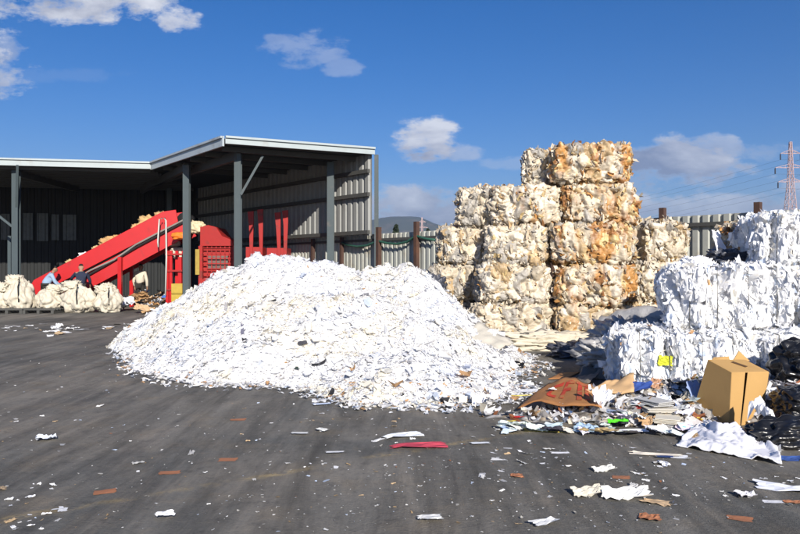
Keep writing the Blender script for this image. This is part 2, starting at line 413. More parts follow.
for px0, px1, y0, y1 in ((3, 11, 214, 240), (23, 32, 213, 240), (36, 46, 213, 241), (49, 56, 214, 240), (60, 72, 214, 240)):
    Yb = 36.0
    q0 = P(px0, y0, Yb); q1 = P(px1, y1, Yb)
    y_at = lambda x: BR.y + (x - BR.x) / bd.x * bd.y - .12
    V, Fc_ = corrugated((q1.x, y_at(q1.x) - .05, 0), (q0.x, y_at(q0.x) - .05, 0), q1.z, q0.z, .33, .04, (0, -1, 0)); link('daylight_tint_panel', mesh_np('daylight_tint_panel', V, Fc_), M['daylight_tint'], shed)

def hpost(x, y, wd, ztop, name='post', m=None):
    mb = MB(); t_ = .035
    mb.box((x, y - wd / 2 + t_ / 2, ztop / 2), (wd, t_, ztop)); mb.box((x, y + wd / 2 - t_ / 2, ztop / 2), (wd, t_, ztop))
    mb.box((x, y, ztop / 2), (t_, wd - 2 * t_ - .002, ztop))
    o = mb.build(name, m or M['post'], shed)
    bp = MB(); bp.box((x, y, .015), (wd * 1.6, wd * 1.6, .03)); bp.build('base_plate', M['post'], o)
    return o
zt = RZ - .42
hpost(-15.62, 29.3, .25, zt); hpost(-8.22, 27.75, .24, zt); hpost(-5.62, 25.0, .23, zt); hpost(-2.6, 27.0, .25, zt); hpost(-.86, 26.3, .15, RZ - .25)
hpost(-16.9, 31.2, .14, 3.0); hpost(-11.5, 36.0, .25, zt)
MB().bar((-15.55, 29.2, 4.1), (-15.2, 28.6, 5.7), .09).build('brace', M['post'], shed)
MB().bar((-15.75, 29.25, 3.3), (-17.2, 29.1, 4.5), .09).build('brace', M['post'], shed)
MB().bar((-5.5, 24.9, 4.15), (-4.75, 24.95, 5.5), .08).build('brace', M['post'], shed)
MB().bar((-15.62, 29.25, RZ - .5), (-15.9, 35.5, RZ - .5), .16, .3).build('rafter', M['girt'], shed)
MB().bar((-8.22, 27.7, RZ - .5), (-13.0, 36.2, RZ - .5), .16, .3).build('rafter', M['girt'], shed)
MB().bar((-5.62, 24.9, RZ - .5), (-12, 34, RZ - .5), .16, .3).build('rafter', M['girt'], shed)

# ------------------------------------------------------------------ fence
FT = 2.87
def fpt(px):                                                          # point of the fence line at picture column px
    p0 = Vector((-4.3, 30.78, 0)); d = Vector((.637, -.771, 0)); k = (px - CX) / F
    s = (k * p0.y - p0.x) / (d.x - k * d.y); return p0 + d * s
FD = Vector((.637, -.771, 0))
f0, f1 = fpt(236), fpt(900)
fence = empty('metal_fence', fpt(500), 'tall ribbed grey metal sheet fence with rusty posts behind the bales', 'fence')
V, Fc_ = corrugated(f0, f1, .05, FT, .25, .055, NI, .5); link('sheet_panel', mesh_np('sheet_panel', V, Fc_), M['fence'], fence)
MB().bar(f0 + NI * .1 + Vector((0, 0, FT - .22)), f1 + NI * .1 + Vector((0, 0, FT - .22)), .05, .09).build('rail', M['girt'], fence)
MB().bar(f0 + NI * .1 + Vector((0, 0, .7)), f1 + NI * .1 + Vector((0, 0, .7)), .05, .09).build('rail', M['girt'], fence)
for px, hh, wd in ((288, 2.95, .1), (317, 3.0, .12), (346, 3.05, .12), (383, 3.1, .15), (421, 3.2, .15), (462, 3.1, .13), (500, 3.1, .13), (556, 3.1, .13), (612, 3.1, .13), (667, 3.09, .13), (762, 3.07, .13), (860, 3.07, .13)):
    q = fpt(px) + NI * .2
    MB().box((q.x, q.y, hh / 2), (wd, wd, hh), .69).build('post', M['rust'], fence)
hs_ = [fpt(px) + NI * .22 + Vector((0, 0, z)) for px, z in ((345, 2.62), (352, 2.5), (362, 2.42), (372, 2.45), (383, 2.6), (392, 2.5), (402, 2.46), (412, 2.52), (421, 2.72), (430, 2.6), (440, 2.55))]
tag(MB().tube(hs_, .045, 6).build('green_hose', M['hose'], None, smooth=True), 'green hose looped along the top of the ribbed metal fence', 'hose')
q = fpt(344) + NI * .6
mb = MB(); mb.box((q.x, q.y, 1.55), (.42, .3, .5), .3); ub = mb.build('utility_box', mat('white_box', (.7, .7, .68)), None, .01)
tag(ub, 'small white cabinet on a dark stand by the fence behind the paper heap', 'cabinet')
MB().box((q.x, q.y, .65), (.3, .2, 1.3), .3).build('stand', M['girt'], ub)
MB().box((q.x - .3, q.y - .05, 1.6), (.16, .26, .4), .3).build('door', M['girt'], ub)

# ------------------------------------------------------------------ big white heap
RIDGES = [([(-5.45,16.1,.05),(-4.95,15.9,.78),(-4.3,15.5,1.24),(-3.5,15.0,1.64),(-2.7,14.4,1.86),(-1.95,14.1,1.86),(-1.35,14.1,1.72),(-.95,13.9,1.60),(-.4,13.7,1.78),(0,13.5,1.66),(.38,13.2,1.36),(.72,12.9,.98),(1.08,12.6,.58),(1.25,12.3,.28)],.76),
 ([(-2.35,12.6,1.0),(-1.7,12.3,1.12),(-.9,12.2,1.12),(-.2,12.3,1.1)],.50),
 ([(-.4,10.2,.38),(.2,9.7,.48),(.6,9.7,.38)],.45),([(.7,11.3,.5),(1.15,11.2,.2)],.44)]
def heap_h(x, y):
    best = -1
    for pts, sl_ in RIDGES:
        for (x0, y0, z0), (x1, y1, z1) in zip(pts, pts[1:]):
            dx, dy = x1 - x0, y1 - y0; tt = max(0, min(1, ((x - x0) * dx + (y - y0) * dy) / (dx * dx + dy * dy)))
            d = math.hypot(x - x0 - tt * dx, y - y0 - tt * dy)
            best = max(best, z0 + tt * (z1 - z0) - sl_ * math.sqrt(d * d + .05) + sl_ * .16)
    v_ = Vector((x, y, 0))
    n = noise.fractal(v_ * .9, 1.0, 2.0, 3) * .15 + noise.fractal(v_ * 3.3 + Vector((4, 4, 4)), .9, 2.0, 4) * .075
    n += (abs(noise.noise(v_ * 2.6)) - .25) * .20 + (abs(noise.noise(v_ * 6.5 + Vector((3, 1, 0)))) - .2) * .09
    b = best + n * min(1, max(.0, best + .3) * 1.6)
    return b

def heap_mesh():
    x0, x1, y0, y1, st = -6.2, 2.6, 8.2, 18.0, .055
    nx, ny = int((x1 - x0) / st), int((y1 - y0) / st)
    hz = np.empty((ny + 1, nx + 1))
    for j in range(ny + 1):
        for i in range(nx + 1): hz[j, i] = heap_h(x0 + i * st, y0 + j * st)
    idx = {}; V = []; Fc = []
    def vid(j, i):
        k = (j, i)
        if k not in idx:
            idx[k] = len(V); V.append((x0 + i * st + random.uniform(-.02, .02), y0 + j * st + random.uniform(-.02, .02), max(-.02, hz[j, i] + random.gauss(0, .012))))
        return idx[k]
    for j in range(ny):
        for i in range(nx):
            if hz[j:j + 2, i:i + 2].max() > 0: Fc.append((vid(j, i), vid(j, i + 1), vid(j + 1, i + 1), vid(j + 1, i)))
    V = np.array(V); col = np.full((len(V), 3), .80) * (1 + R.normal(size=(len(V), 1)) * .03); col[:, 2] *= 1.015
    hs2 = hz.copy()
    for _ in range(3): hs2[1:-1, 1:-1] = (hs2[1:-1, 1:-1] * 2 + hs2[:-2, 1:-1] + hs2[2:, 1:-1] + hs2[1:-1, :-2] + hs2[1:-1, 2:]) / 6
    gy, gx = np.gradient(hs2, st)
    return mesh_np('paper_heap', V, Fc, np.clip(col, 0, .88), False), lambda q: np.stack([-gx[np.clip(((q[:, 1] - y0) / st).round().astype(int), 0, ny), np.clip(((q[:, 0] - x0) / st).round().astype(int), 0, nx)],
        -gy[np.clip(((q[:, 1] - y0) / st).round().astype(int), 0, ny), np.clip(((q[:, 0] - x0) / st).round().astype(int), 0, nx)], np.ones(len(q))], 1)
hm, heap_nrm = heap_mesh(); heap = link('paper_heap', hm, M['paper'])
tag(heap, 'huge heap of loose white shredded paper in the middle of the yard', 'paper heap')
PAPER = [(.86, .86, .86), (.80, .81, .84), (.82, .79, .72), (.62, .65, .70), (.40, .40, .42), (.55, .34, .18), (.05, .05, .055), (.55, .62, .74)]
n = 75000
p, nn = surf_sample(hm, n, R); nn[nn[:, 2] < 0] *= -1
keep = (p[:, 1] < 12.5 + 2 * (p[:, 0] < -3)) | (R.random(n) < .45); p, nn = p[keep], nn[keep]
mn = heap_nrm(p); mn /= np.linalg.norm(mn, axis=1, keepdims=True); nn = mn + .35 * nn; nn /= np.linalg.norm(nn, axis=1, keepdims=True)
tl = nn + R.normal(size=nn.shape) * .15
ww = R.uniform(.010, .034, len(p)); ll = ww * R.uniform(1.0, 2.6, len(p))
big_ = R.random(len(p)) < .05; ww[big_] = R.uniform(.06, .12, big_.sum()); ll[big_] = R.uniform(.1, .2, big_.sum())
cols = pick(PAPER, [74, 9, 7, 1.6, .4, .2, .15, .6], len(p), R, .04)
pt = np.array([noise.noise(Vector((x * .9, y * .9, z * 1.5))) for x, y, z in p]); k = (pt > .12) & (R.random(len(p)) < .55); cols[k] = cols[k] * np.array([.97, .92, .80])
k = (pt < -.25) & (R.random(len(p)) < .4); cols[k] = cols[k] * np.array([.86, .90, .98])
low = (p[:, 1] < 10.2) & (p[:, 0] > -.9) & (p[:, 2] < .22); k = low & (R.random(len(p)) < .22)
cols[k] = pick(PAPER, [2, 3, 5, 4, 2, 7, .8, 5], k.sum(), R, .1)
V, Fc_, vc = flakes(p + nn * .014, tl, ww, ll, .5, .07, cols, R)
sf = link('loose_paper', mesh_np('loose_paper', V, Fc_, vc), M['paper'], heap); sf['kind'] = 'stuff'
# fringe of scraps thinning out round the foot of the heap
pp = []
while len(pp) < 2600:
    x, y = R.uniform(-6.3, 3), R.uniform(7.2, 13.5); h_ = heap_h(x, y)
    if -.22 < h_ < .06 and R.random() < math.exp(h_ * 14 - .2): pp.append((x, y, .012 + .02 * R.random()))
pp = np.array(pp); ww = R.uniform(.015, .06, len(pp)); ll = ww * R.uniform(1, 2.6, len(pp))
nn = np.tile([0, 0, 1.], (len(pp), 1)) + R.normal(size=(len(pp), 3)) * .2
cols = pick(PAPER, [45, 18, 12, 8, 3, 6, 1, 6], len(pp), R, .06)
V, Fc_, vc = flakes(pp, nn, ww, ll, .5, .08, cols, R)
sf = link('spilled_scraps', mesh_np('spilled_scraps', V, Fc_, vc), M['paper'], heap); sf['kind'] = 'stuff'

# ------------------------------------------------------------------ bales
def box_verts(dx, dy, dz, cuts, rnd=7.0):
    bm = bmesh.new(); bmesh.ops.create_cube(bm, size=2.0)
    bmesh.ops.subdivide_edges(bm, edges=bm.edges[:], cuts=cuts, use_grid_fill=True)
    for v_ in bm.verts:
        c = v_.co; l = (abs(c.x) ** rnd + abs(c.y) ** rnd + abs(c.z) ** rnd) ** (1 / rnd)
        v_.co = Vector((c.x / l * dx / 2, c.y / l * dy / 2, c.z / l * dz / 2))
    bm.normal_update(); return bm

FILM = {'cream': (.56, .48, .36), 'white': (.63, .56, .45), 'grey': (.35, .325, .285), 'tan': (.44, .32, .18), 'orange': (.46, .235, .075), 'rust': (.30, .14, .05), 'yellow': (.60, .45, .22)}
FKEYS = ['cream', 'white', 'grey', 'tan', 'orange', 'rust', 'yellow']
FARR = np.array([FILM[k] for k in FKEYS])
def film_bale(seed, dims, mix):
    """crumpled plastic-film bale; mix = weights over FKEYS; returns body mesh and scrap mesh in local coordinates (base at z=0)"""
    rng = np.random.default_rng(seed); dx, dy, dz = dims
    bm = box_verts(dx, dy, dz, 54, 6.0)
    off = Vector((seed * 7.3, seed * 3.1, seed * 1.7)); cols = []
    wts = np.array(mix, float); cw0 = np.cumsum(wts[:4] / wts[:4].sum()); stain = float((wts[4] + wts[5] + .5 * wts[6]) / wts.sum())
    newco = []
    for v_ in bm.verts:
        q = v_.co + off; qs = Vector((q.x * 4.0, q.y * 4.0, q.z * 2.5)) + Vector((noise.noise(q * 3), noise.noise(q * 3 + Vector((9, 0, 0))), noise.noise(q * 3 + Vector((0, 9, 0))))) * .7
        ds, pts = noise.voronoi(qs)
        ds2, pts2 = noise.voronoi(Vector((qs.x * 2.2, qs.y * 2.2, qs.z * 1.5)))
        puff = min(1, (ds[1] - ds[0]) * 1.7)
        rid = abs(noise.noise(Vector((q.x * 5, q.y * 5, q.z * 3.2)))) + .5 * abs(noise.noise(Vector((q.x * 11, q.y * 11, q.z * 8)))) + .3 * abs(noise.noise(q * 23))
        d = .12 * (math.sqrt(max(puff, 0)) - .7) + .035 * (math.sqrt(max(0, min(1, (ds2[1] - ds2[0]) * 1.6))) - .5) + .10 * noise.noise(q * 1.3) + .095 * (.42 - rid)
        newco.append(v_.co + v_.normal * d)
        h1 = math.sin(pts[0].x * 12.9898 + pts[0].y * 78.233 + pts[0].z * 37.7) * 43758.5; h1 -= math.floor(h1)
        h2 = math.sin(pts2[0].x * 12.9898 + pts2[0].y * 78.233 + pts2[0].z * 37.7) * 43758.5; h2 -= math.floor(h2)
        i = int(np.searchsorted(cw0, h1)); c = FARR[min(i, 3)] * (.8 + .35 * h2)
        sv = .5 + .9 * noise.fractal(Vector((q.x * 1.9, q.y * 1.9, q.z * 1.0)), .8, 2.0, 4) + .25 * (h2 - .5)
        st_ = max(0, min(1, (sv - (1.02 - 1.5 * stain)) * 2.2)) * min(1, stain * 3.0)
        c = c * (1 - st_) + (FARR[4] if h2 < .55 else FARR[6] if h2 < .8 else FARR[5]) * st_
        cols.append(c)
    for v_, nc in zip(bm.verts, newco): v_.co = nc + Vector((0, 0, dz / 2))
    me = bpy.data.meshes.new('film_bale'); bm.to_mesh(me); bm.free()
    a = me.color_attributes.new('tint', 'FLOAT_COLOR', 'POINT'); cc = np.ones((len(cols), 4), np.float32); cc[:, :3] = np.clip(cols, .01, .85)
    a.data.foreach_set('color', cc.ravel())
    me.polygons.foreach_set('use_smooth', [True] * len(me.polygons))
    n = 620; p, nn = surf_sample(me, n, rng)
    tl = nn + rng.normal(size=nn.shape) * .38
    ww = rng.uniform(.02, .075, n); ll = ww * rng.uniform(1, 3.2, n)
    fc = pick(FARR, wts + np.array([.2, .6, .1, 0, 0, 0, 0]) * wts.sum() * .25, n, rng, .1)
    td = np.tile([0, 0, 1.], (n, 1)) + rng.normal(size=(n, 3)) * .5
    V, Fc, vc = flakes(p + nn * .004, tl, ww, ll, .9, .16, fc, rng, td)
    return me, mesh_np('film_scraps', V, Fc, vc)

def put_film(pos, rz, seed, dims, mix, label, group):
    b, s = film_bale(seed, dims, mix)
    o = link('film_bale', b, M['film']); o.location = pos; o.rotation_euler = (0, 0, rz)
    tag(o, label, 'bale', group)
    c = bpy.data.objects.new('film_scraps', s); C.objects.link(c); s.materials.append(M['filmflake']); c.parent = o; c['kind'] = 'stuff'
    return o
#                cream white grey tan orange rust yellow
CREAM = (5, 3.4, 2.4, .8, .2, .08, 1.0); MIX = (4, 2.2, 1.4, 2, 1.4, .5, 1.8); ORNG = (2.6, 1.4, .7, 2.2, 3.6, 1.2, 2.4); GREYM = (3.4, 2.8, 3.8, .6, .12, .06, .4); PALE = (5, 4, 1.2, .8, .15, .05, 1.2)
GS = 'film bales stacked five high in the tall pile'
RH = .845
U = Vector((math.cos(math.radians(-9)), math.sin(math.radians(-9)), 0)); RZS = math.radians(-9)
def at(px, Y, row): q = P(px, CY, Y); return Vector((q.x, q.y, row * RH))
S = [  # px centre, depth, row, width, depth, mix, label
    (512, 15.7, 0, 1.65, 1.25, CREAM, 'bottom row cream film bale behind the torn grey carton'),
    (592, 15.3, 0, 1.60, 1.25, MIX, 'bottom row tan film bale beside the roll of grey film'),
    (449, 16.8, 0, 1.25, 1.2, GREYM, 'grey cream bottom film bale mostly hidden behind the white paper heap'),
    (455, 16.7, 1, 1.15, 1.2, GREYM, 'greyish film bale in the second row next to the white heap'),
    (513, 15.7, 1, 1.55, 1.25, CREAM, 'pale bulging film bale in the middle of the second row'),
    (593, 15.4, 1, 1.66, 1.25, ORNG, 'orange streaked film bale in the second row at the right end'),
    (463, 16.6, 2, 1.10, 1.2, CREAM, 'beige film bale in the third row at the left end'),
    (516, 15.8, 2, 1.35, 1.25, PALE, 'whitest film bale with bright folds in the middle of the third row'),
    (590, 15.4, 2, 1.74, 1.25, ORNG, 'rust stained film bale in the third row at the right end'),
    (477, 16.5, 3, .92, 1.2, GREYM, 'narrow grey and white film bale at the left end of the fourth row'),
    (528, 15.9, 3, 1.56, 1.25, MIX, 'cream and yellow film bale at the middle of the fourth row'),
    (598, 15.5, 3, 1.55, 1.25, ORNG, 'deep orange film bale in the fourth row under the topmost bale'),
    (543, 16.3, 4, .95, 1.1, GREYM, 'small grey film bale on top of the stack beside the big orange one'),
    (588, 15.7, 4, 1.66, 1.25, ORNG, 'big cream and orange film bale crowning the top of the stack'),
]
for i, (px, Y, row, wd, dp, mixv, lab) in enumerate(S):
    q = at(px, Y, row); j = random.uniform(-.05, .05)
    put_film((q.x, q.y + j, q.z), RZS + random.uniform(-.05, .05), 3 + i, (wd, dp, RH + .04), mixv, lab, GS)
GR = 'film bales stacked three high by the fence'
for row, px, lab in ((0, 652, 'lowest pale film bale of the short stack behind the grey film roll'), (1, 654, 'bright cream film bale in the middle of the short stack by the fence'), (2, 660, 'topmost beige film bale of the short stack in front of the fence')):
    q = P(px, CY, 15.9); put_film((q.x, q.y, row * .86), .06 * row - .05, 30 + row, (1.08, 1.1, .92), PALE if row else CREAM, lab, GR)
q = P(745, CY, 11.8); put_film((q.x, q.y, 1.62), .2, 41, (.66, .9, .75), (3, 1, 3, 3, .6, .8, .5), 'brown and grey film bale wedged behind the topmost white paper bale', 'mixed bales behind the white bales')
q = P(758, CY, 12.2); put_film((q.x, q.y, .8), .1, 42, (1.2, 1.0, .88), GREYM, 'grey film bale under the brown one behind the white bales', 'mixed bales behind the white bales')
put_film((q.x, q.y, 0), .0, 43, (1.2, 1.0, .86), GREYM, 'lowest grey film bale hidden behind the white bales', 'mixed bales behind the white bales')

def paper_bale(seed, dims):
    rng = np.random.default_rng(seed); dx, dy, dz = dims
    bm = box_verts(dx, dy, dz, 44); off = Vector((seed * 5.3, seed * 2.1, seed * 4.7)); nc = []
    for v_ in bm.verts:
        q = v_.co + off
        fold = abs(noise.noise(Vector((q.x * 3.6, q.y * 3.6, q.z * .8))))          # upright wads pressed against each other
        rip = noise.noise(Vector((q.x * 5, q.y * 5, q.z * 9)))
        ds, _ = noise.voronoi(Vector((q.x * 4.5, q.y * 4.5, q.z * 3)))
        d = .20 * (min(fold * 2.2, 1) - .62) + .022 * rip + .05 * min(1, (ds[1] - ds[0]) * 2) + .05 * noise.noise(q * 1.2)
        if v_.normal.z > .6 or v_.normal.z < -.6: d *= .4
        nc.append(v_.co + v_.normal * d)
    for v_, c in zip(bm.verts, nc): v_.co = c + Vector((0, 0, dz / 2))
    me = bpy.data.meshes.new('paper_bale'); bm.to_mesh(me); bm.free()
    a = me.color_attributes.new('tint', 'FLOAT_COLOR', 'POINT'); cc = np.ones((len(me.vertices), 4), np.float32); cc[:, :3] = pick(PAPER[:3], [6, 3, 1], len(me.vertices), rng, .03)
    a.data.foreach_set('color', cc.ravel())
    n = 2300; p, nn = surf_sample(me, n, rng)
    tl = nn + rng.normal(size=nn.shape) * .17
    ww = rng.uniform(.025, .075, n); ll = ww * rng.uniform(1.2, 2.8, n)
    fc = pick(PAPER, [55, 20, 7, 5, 1.2, .5, .3, 6], n, rng, .04)
    td = np.tile([0, 0, 1.], (n, 1))
    V, Fc, vc = flakes(p + nn * .006, tl, ww, ll, .6, .08, fc, rng, td)
    return me, mesh_np('paper_folds', V, Fc, vc)
GW = 'bales of white paper stacked at the right'
for i, (x, y, z, dims, rz, lab) in enumerate([
        (3.70, 9.60, 0, (1.55, 1.15, .82), -.20, 'white paper bale on the ground with a yellow green packet stuck in its face'),
        (5.30, 9.28, 0, (1.6, 1.15, .82), -.18, 'white paper bale on the ground behind the black rubbish bags'),
        (4.47, 10.0, .83, (1.50, 1.15, .82), -.20, 'white paper bale in the second layer with upright folds at the left end'),
        (6.02, 9.7, .83, (1.5, 1.15, .82), -.18, 'white paper bale in the second layer cut off by the frame edge'),
        (5.78, 10.35, 1.67, (1.5, 1.1, .72), -.16, 'topmost white paper bale of the white stack')]):
    b, s = paper_bale(60 + i, dims)
    o = link('paper_bale', b, M['balepaper']); o.location = (x, y, z); o.rotation_euler = (0, 0, rz); tag(o, lab, 'bale', GW)
    c = bpy.data.objects.new('paper_folds', s); C.objects.link(c); s.materials.append(M['balepaper']); c.parent = o; c['kind'] = 'stuff'
    for fx in (-.36, -.13, .12, .35):                                   # tie wires round the bale
        hy, hz_ = dims[1] / 2 + .035, dims[2]; xx = fx * dims[0]
        wm = MB().tube([(xx, -hy, .02), (xx + .01, -hy, hz_ * .5), (xx, -hy, hz_), (xx, hy, hz_ + .02), (xx, hy, .02)], .006, 5).build('tie_wire', M['girt']); wm.parent = o

# ------------------------------------------------------------------ single sheets and scraps
def sheet_proto(seed, n=6, crumple=.05, curl=.25, rag=.1):
    """a unit-size thin sheet with torn edges and bends"""
    rng = random.Random(seed); V = []; Fc = []; a1, a2 = rng.uniform(0, 6.28), rng.uniform(-curl, curl)
    fold = rng.uniform(-.3, .3); fa = rng.uniform(0, 3.14); fh = rng.uniform(-.3, .6) * curl * 2
    for j in range(n + 1):
        for i in range(n + 1):
            u_ = i / n - .5; v_ = j / n - .5
            e = 1 if (i in (0, n) or j in (0, n)) else .3
            x = u_ + rng.uniform(-rag, rag) * e / n * 3; y = v_ + rng.uniform(-rag, rag) * e / n * 3
            c = u_ * math.cos(a1) + v_ * math.sin(a1); f_ = u_ * math.cos(fa) + v_ * math.sin(fa) - fold
            z = a2 * c * c * 2 + max(0, f_) * fh + rng.gauss(0, crumple) * .5 + noise.noise(Vector((u_ * 4 + seed, v_ * 4, seed))) * crumple * 1.5
            V.append((x, y, z))
    zm = min(v_[2] for v_ in V); V = [(a, b, c - zm + .015) for a, b, c in V]
    for j in range(n):
        for i in range(n):
            k_ = j * (n + 1) + i; Fc.append((k_, k_ + 1, k_ + n + 2, k_ + n + 1))
    me = mesh_np('sheet', V, Fc); me.materials.append(M['sheet']); return me
FLAT = [sheet_proto(i, 5, .02, .12, .12) for i in range(8)]
RAG = [sheet_proto(20 + i, 6, .10, .35, .2) for i in range(8)]
CRUMP = [sheet_proto(40 + i, 8, .22, .6, .2) for i in range(6)]
def sheet(name, pos, w_, l_, rz, col, label, cat, group=None, kind='flat', tilt=0.0, zs=None, tx=None):
    me = random.choice({'flat': FLAT, 'rag': RAG, 'crump': CRUMP}[kind])
    o = bpy.data.objects.new(name, me); C.objects.link(o); o.location = pos
    o.rotation_euler = (tx if tx is not None else random.uniform(-tilt, tilt), random.uniform(-tilt, tilt), rz)
    o.scale = (w_, l_, zs if zs else min(w_, l_) * .5); o.color = rgba(col)
    return tag(o, label, cat, group)
WH = (.80, .80, .81); OR = (.36, .155, .08)

# orange cards dropped on the yard, each at its place
for px, py, w_, l_, rz, lab in ((170, 473, .16, .09, .2, 'orange brown card lying alone on the concrete nearer the middle of the yard'), (228, 460, .15, .10, .1, 'orange brown card near the dusty joint in front of the white heap'),
        (105, 492, .15, .11, .4, 'orange card with a white scrap against it'), (517, 476.5, .10, .09, .0, 'small square orange card on the concrete below the red printed carton'),
        (621, 477.5, .13, .09, -.2, 'orange card above the crumpled white rag'), (650, 519, .13, .11, -.3, 'orange card below the crumpled white rag'),
        (740, 519, .15, .10, -.4, 'orange card below the red and white wad at the frame corner'), (238, 420, .16, .10, .1, 'small orange card at the foot of the white heap'), (795, 503, .14, .06, -.1, 'orange strip beside the white strip at the frame edge')):
    sheet('card', G(px, py), w_, l_, rz, OR, lab, 'card', 'orange cards on the yard', random.choice(('flat', 'rag')))
sheet('paper_sheet', G(420, 447.5), .50, .17, .05, (.44, .06, .09), 'crumpled crimson sheet on the concrete in front of the heap', 'paper', None, 'rag')
sheet('paper_sheet', G(404, 437), .38, .16, .3, (.74, .77, .80), 'white torn sheet just behind the crimson one', 'paper', None, 'rag')
sheet('paper_sheet', G(46, 440), .17, .15, .5, (.62, .66, .74), 'pale bluish crumpled paper alone on the bare concrete', 'paper', None, 'crump')
sheet('rag', G(626, 498), .32, .15, -.1, (.80, .79, .74), 'crumpled white rag spread on the concrete in the foreground', 'rag', None, 'crump')
sheet('paper_sheet', G(588, 495), .22, .12, .2, (.60, .56, .46), 'ragged beige scrap touching the white rag', 'paper', None, 'crump')
sheet('paper_sheet', G(655, 503), .20, .10, -.5, (.50, .36, .22), 'tan torn scrap trailing off the white rag', 'paper', None, 'rag')
sheet('paper_wad', G(745, 497), .12, .12, .2, (.72, .70, .70), 'small white wad with orange print near the frame edge', 'paper', None, 'crump')
sheet('paper_sheet', G(784, 489), .38, .16, -.45, (.72, .74, .80), 'long folded white sheet lying by the frame edge', 'paper', None, 'rag')
sheet('paper_sheet', G(773, 502), .14, .06, -.1, (.72, .72, .74), 'short flat white strip beside an orange strip', 'paper', None, 'flat')
sheet('paper_sheet', G(655, 455), .42, .10, -.25, (.68, .62, .52), 'long pale strip of packaging in front of the litter pile', 'paper', None, 'rag')
sheet('paper_sheet', G(672, 457), .26, .11, -.15, (.72, .74, .78), 'white flat carton strip with a dark blue end', 'paper', None, 'flat')
sheet('paper_sheet', G(665, 456.5, .02), .14, .05, -.15, (.035, .06, .17), 'dark blue band on the white carton strip', 'paper', None, 'flat')
sheet('paper_sheet', G(664, 465), .06, .14, .1, (.80, .80, .82), 'narrow white tab standing under the dark blue band', 'paper', None, 'crump')
sheet('paper_sheet', G(560, 453), .16, .06, -.05, WH, 'narrow flat white strip on bare concrete below the red printed carton', 'paper', None, 'flat')
sheet('paper_sheet', G(604, 471), .18, .08, .3, (.62, .62, .58), 'pale folded paper loop above the white rag', 'paper', None, 'crump')

for px, py, w_, l_, rz, c, lab, kd in ((150, 372, .45, .12, -.4, WH, 'long white paper strip trailing off the left foot of the heap', 'rag'), (168, 377, .40, .10, -.9, WH, 'curled white paper strip at the left front foot of the heap', 'crump'),
        (136, 352, .5, .16, -.2, (.74, .73, .68), 'cream paper strip at the leftmost tip of the heap', 'rag'), (340, 394, .42, .2, .1, (.62, .70, .84), 'pale blue sheet at the front foot of the heap', 'flat'),
        (322, 404, .22, .10, .3, (.60, .68, .82), 'small pale blue sheet lying clear of the heap front', 'flat'), (300, 433, .16, .07, .0, (.62, .62, .6), 'grey white flat strip on the concrete in front of the heap', 'flat'),
        (322, 430, .14, .08, -.6, (.70, .70, .66), 'folded white scrap with a dark edge in front of the heap', 'rag'), (335, 452, .16, .05, .1, (.72, .72, .72), 'thin white slip in front of the heap by the dusty joint', 'flat'),
        (480, 443, .17, .07, .1, (.70, .72, .74), 'narrow grey white slip right of the crimson sheet', 'flat'), (165, 516, .12, .07, .4, (.72, .73, .76), 'white torn scrap near the bottom edge in front of the dusty joint', 'crump'),
        (430, 518, .16, .08, .2, (.66, .66, .64), 'pale torn scrap near the bottom edge at mid frame', 'rag'), (545, 522, .20, .08, .5, (.72, .72, .70), 'white ragged scrap near the bottom edge left of the orange cards', 'rag')):
    sheet('paper_sheet', G(px, py, .015), w_, l_, rz, c, lab, 'paper', None, kd)

# random small litter: one object each
SCL = {'w': ((.76, .76, .76), 'small white paper scrap on the dark concrete', 'white scraps on the yard'),
       'g': ((.42, .42, .42), 'small grey paper scrap on the dark concrete', 'grey scraps on the yard'),
       't': ((.45, .33, .2), 'small tan cardboard scrap on the dark concrete', 'tan scraps on the yard'),
       'b': ((.50, .58, .70), 'small pale blue scrap on the dark concrete', 'blue scraps on the yard')}
cnt = {'w': 0, 'g': 0, 't': 0, 'b': 0}
def scrap(px, py, sz=None, kind=None):
    q = G(px, py); k_ = kind or random.choices('wgtb', (52, 24, 16, 8))[0]
    if sum(cnt.values()) >= 290 or heap_h(q.x, q.y) > -.02: return
    cnt[k_] += 1; c, lab, gr = SCL[k_]; f_ = random.uniform(.8, 1.12)
    a = sz or min(.055, max(.010, random.lognormvariate(-3.85, .5)))
    sheet('paper_scrap', q, a * random.uniform(1, 2.4), a, random.uniform(0, 6.28), [x * f_ for x in c], lab, 'scrap', gr, random.choice(('flat', 'rag', 'crump')), .15)
for _ in range(95): scrap(random.uniform(480, 800), random.triangular(440, 534, 455))
for _ in range(85): scrap(random.uniform(230, 560), random.triangular(395, 520, 402))
for _ in range(50): scrap(random.uniform(0, 300), random.triangular(345, 534, 400))
for _ in range(24): scrap(random.uniform(0, 60) ** 1.0, random.uniform(482, 530))
for _ in range(40): scrap(random.uniform(0, 150), 329 + random.gauss(0, 3.5), random.uniform(.05, .22), random.choice('wwwgt'))
for _ in range(25): scrap(random.uniform(480, 625), random.uniform(350, 400))

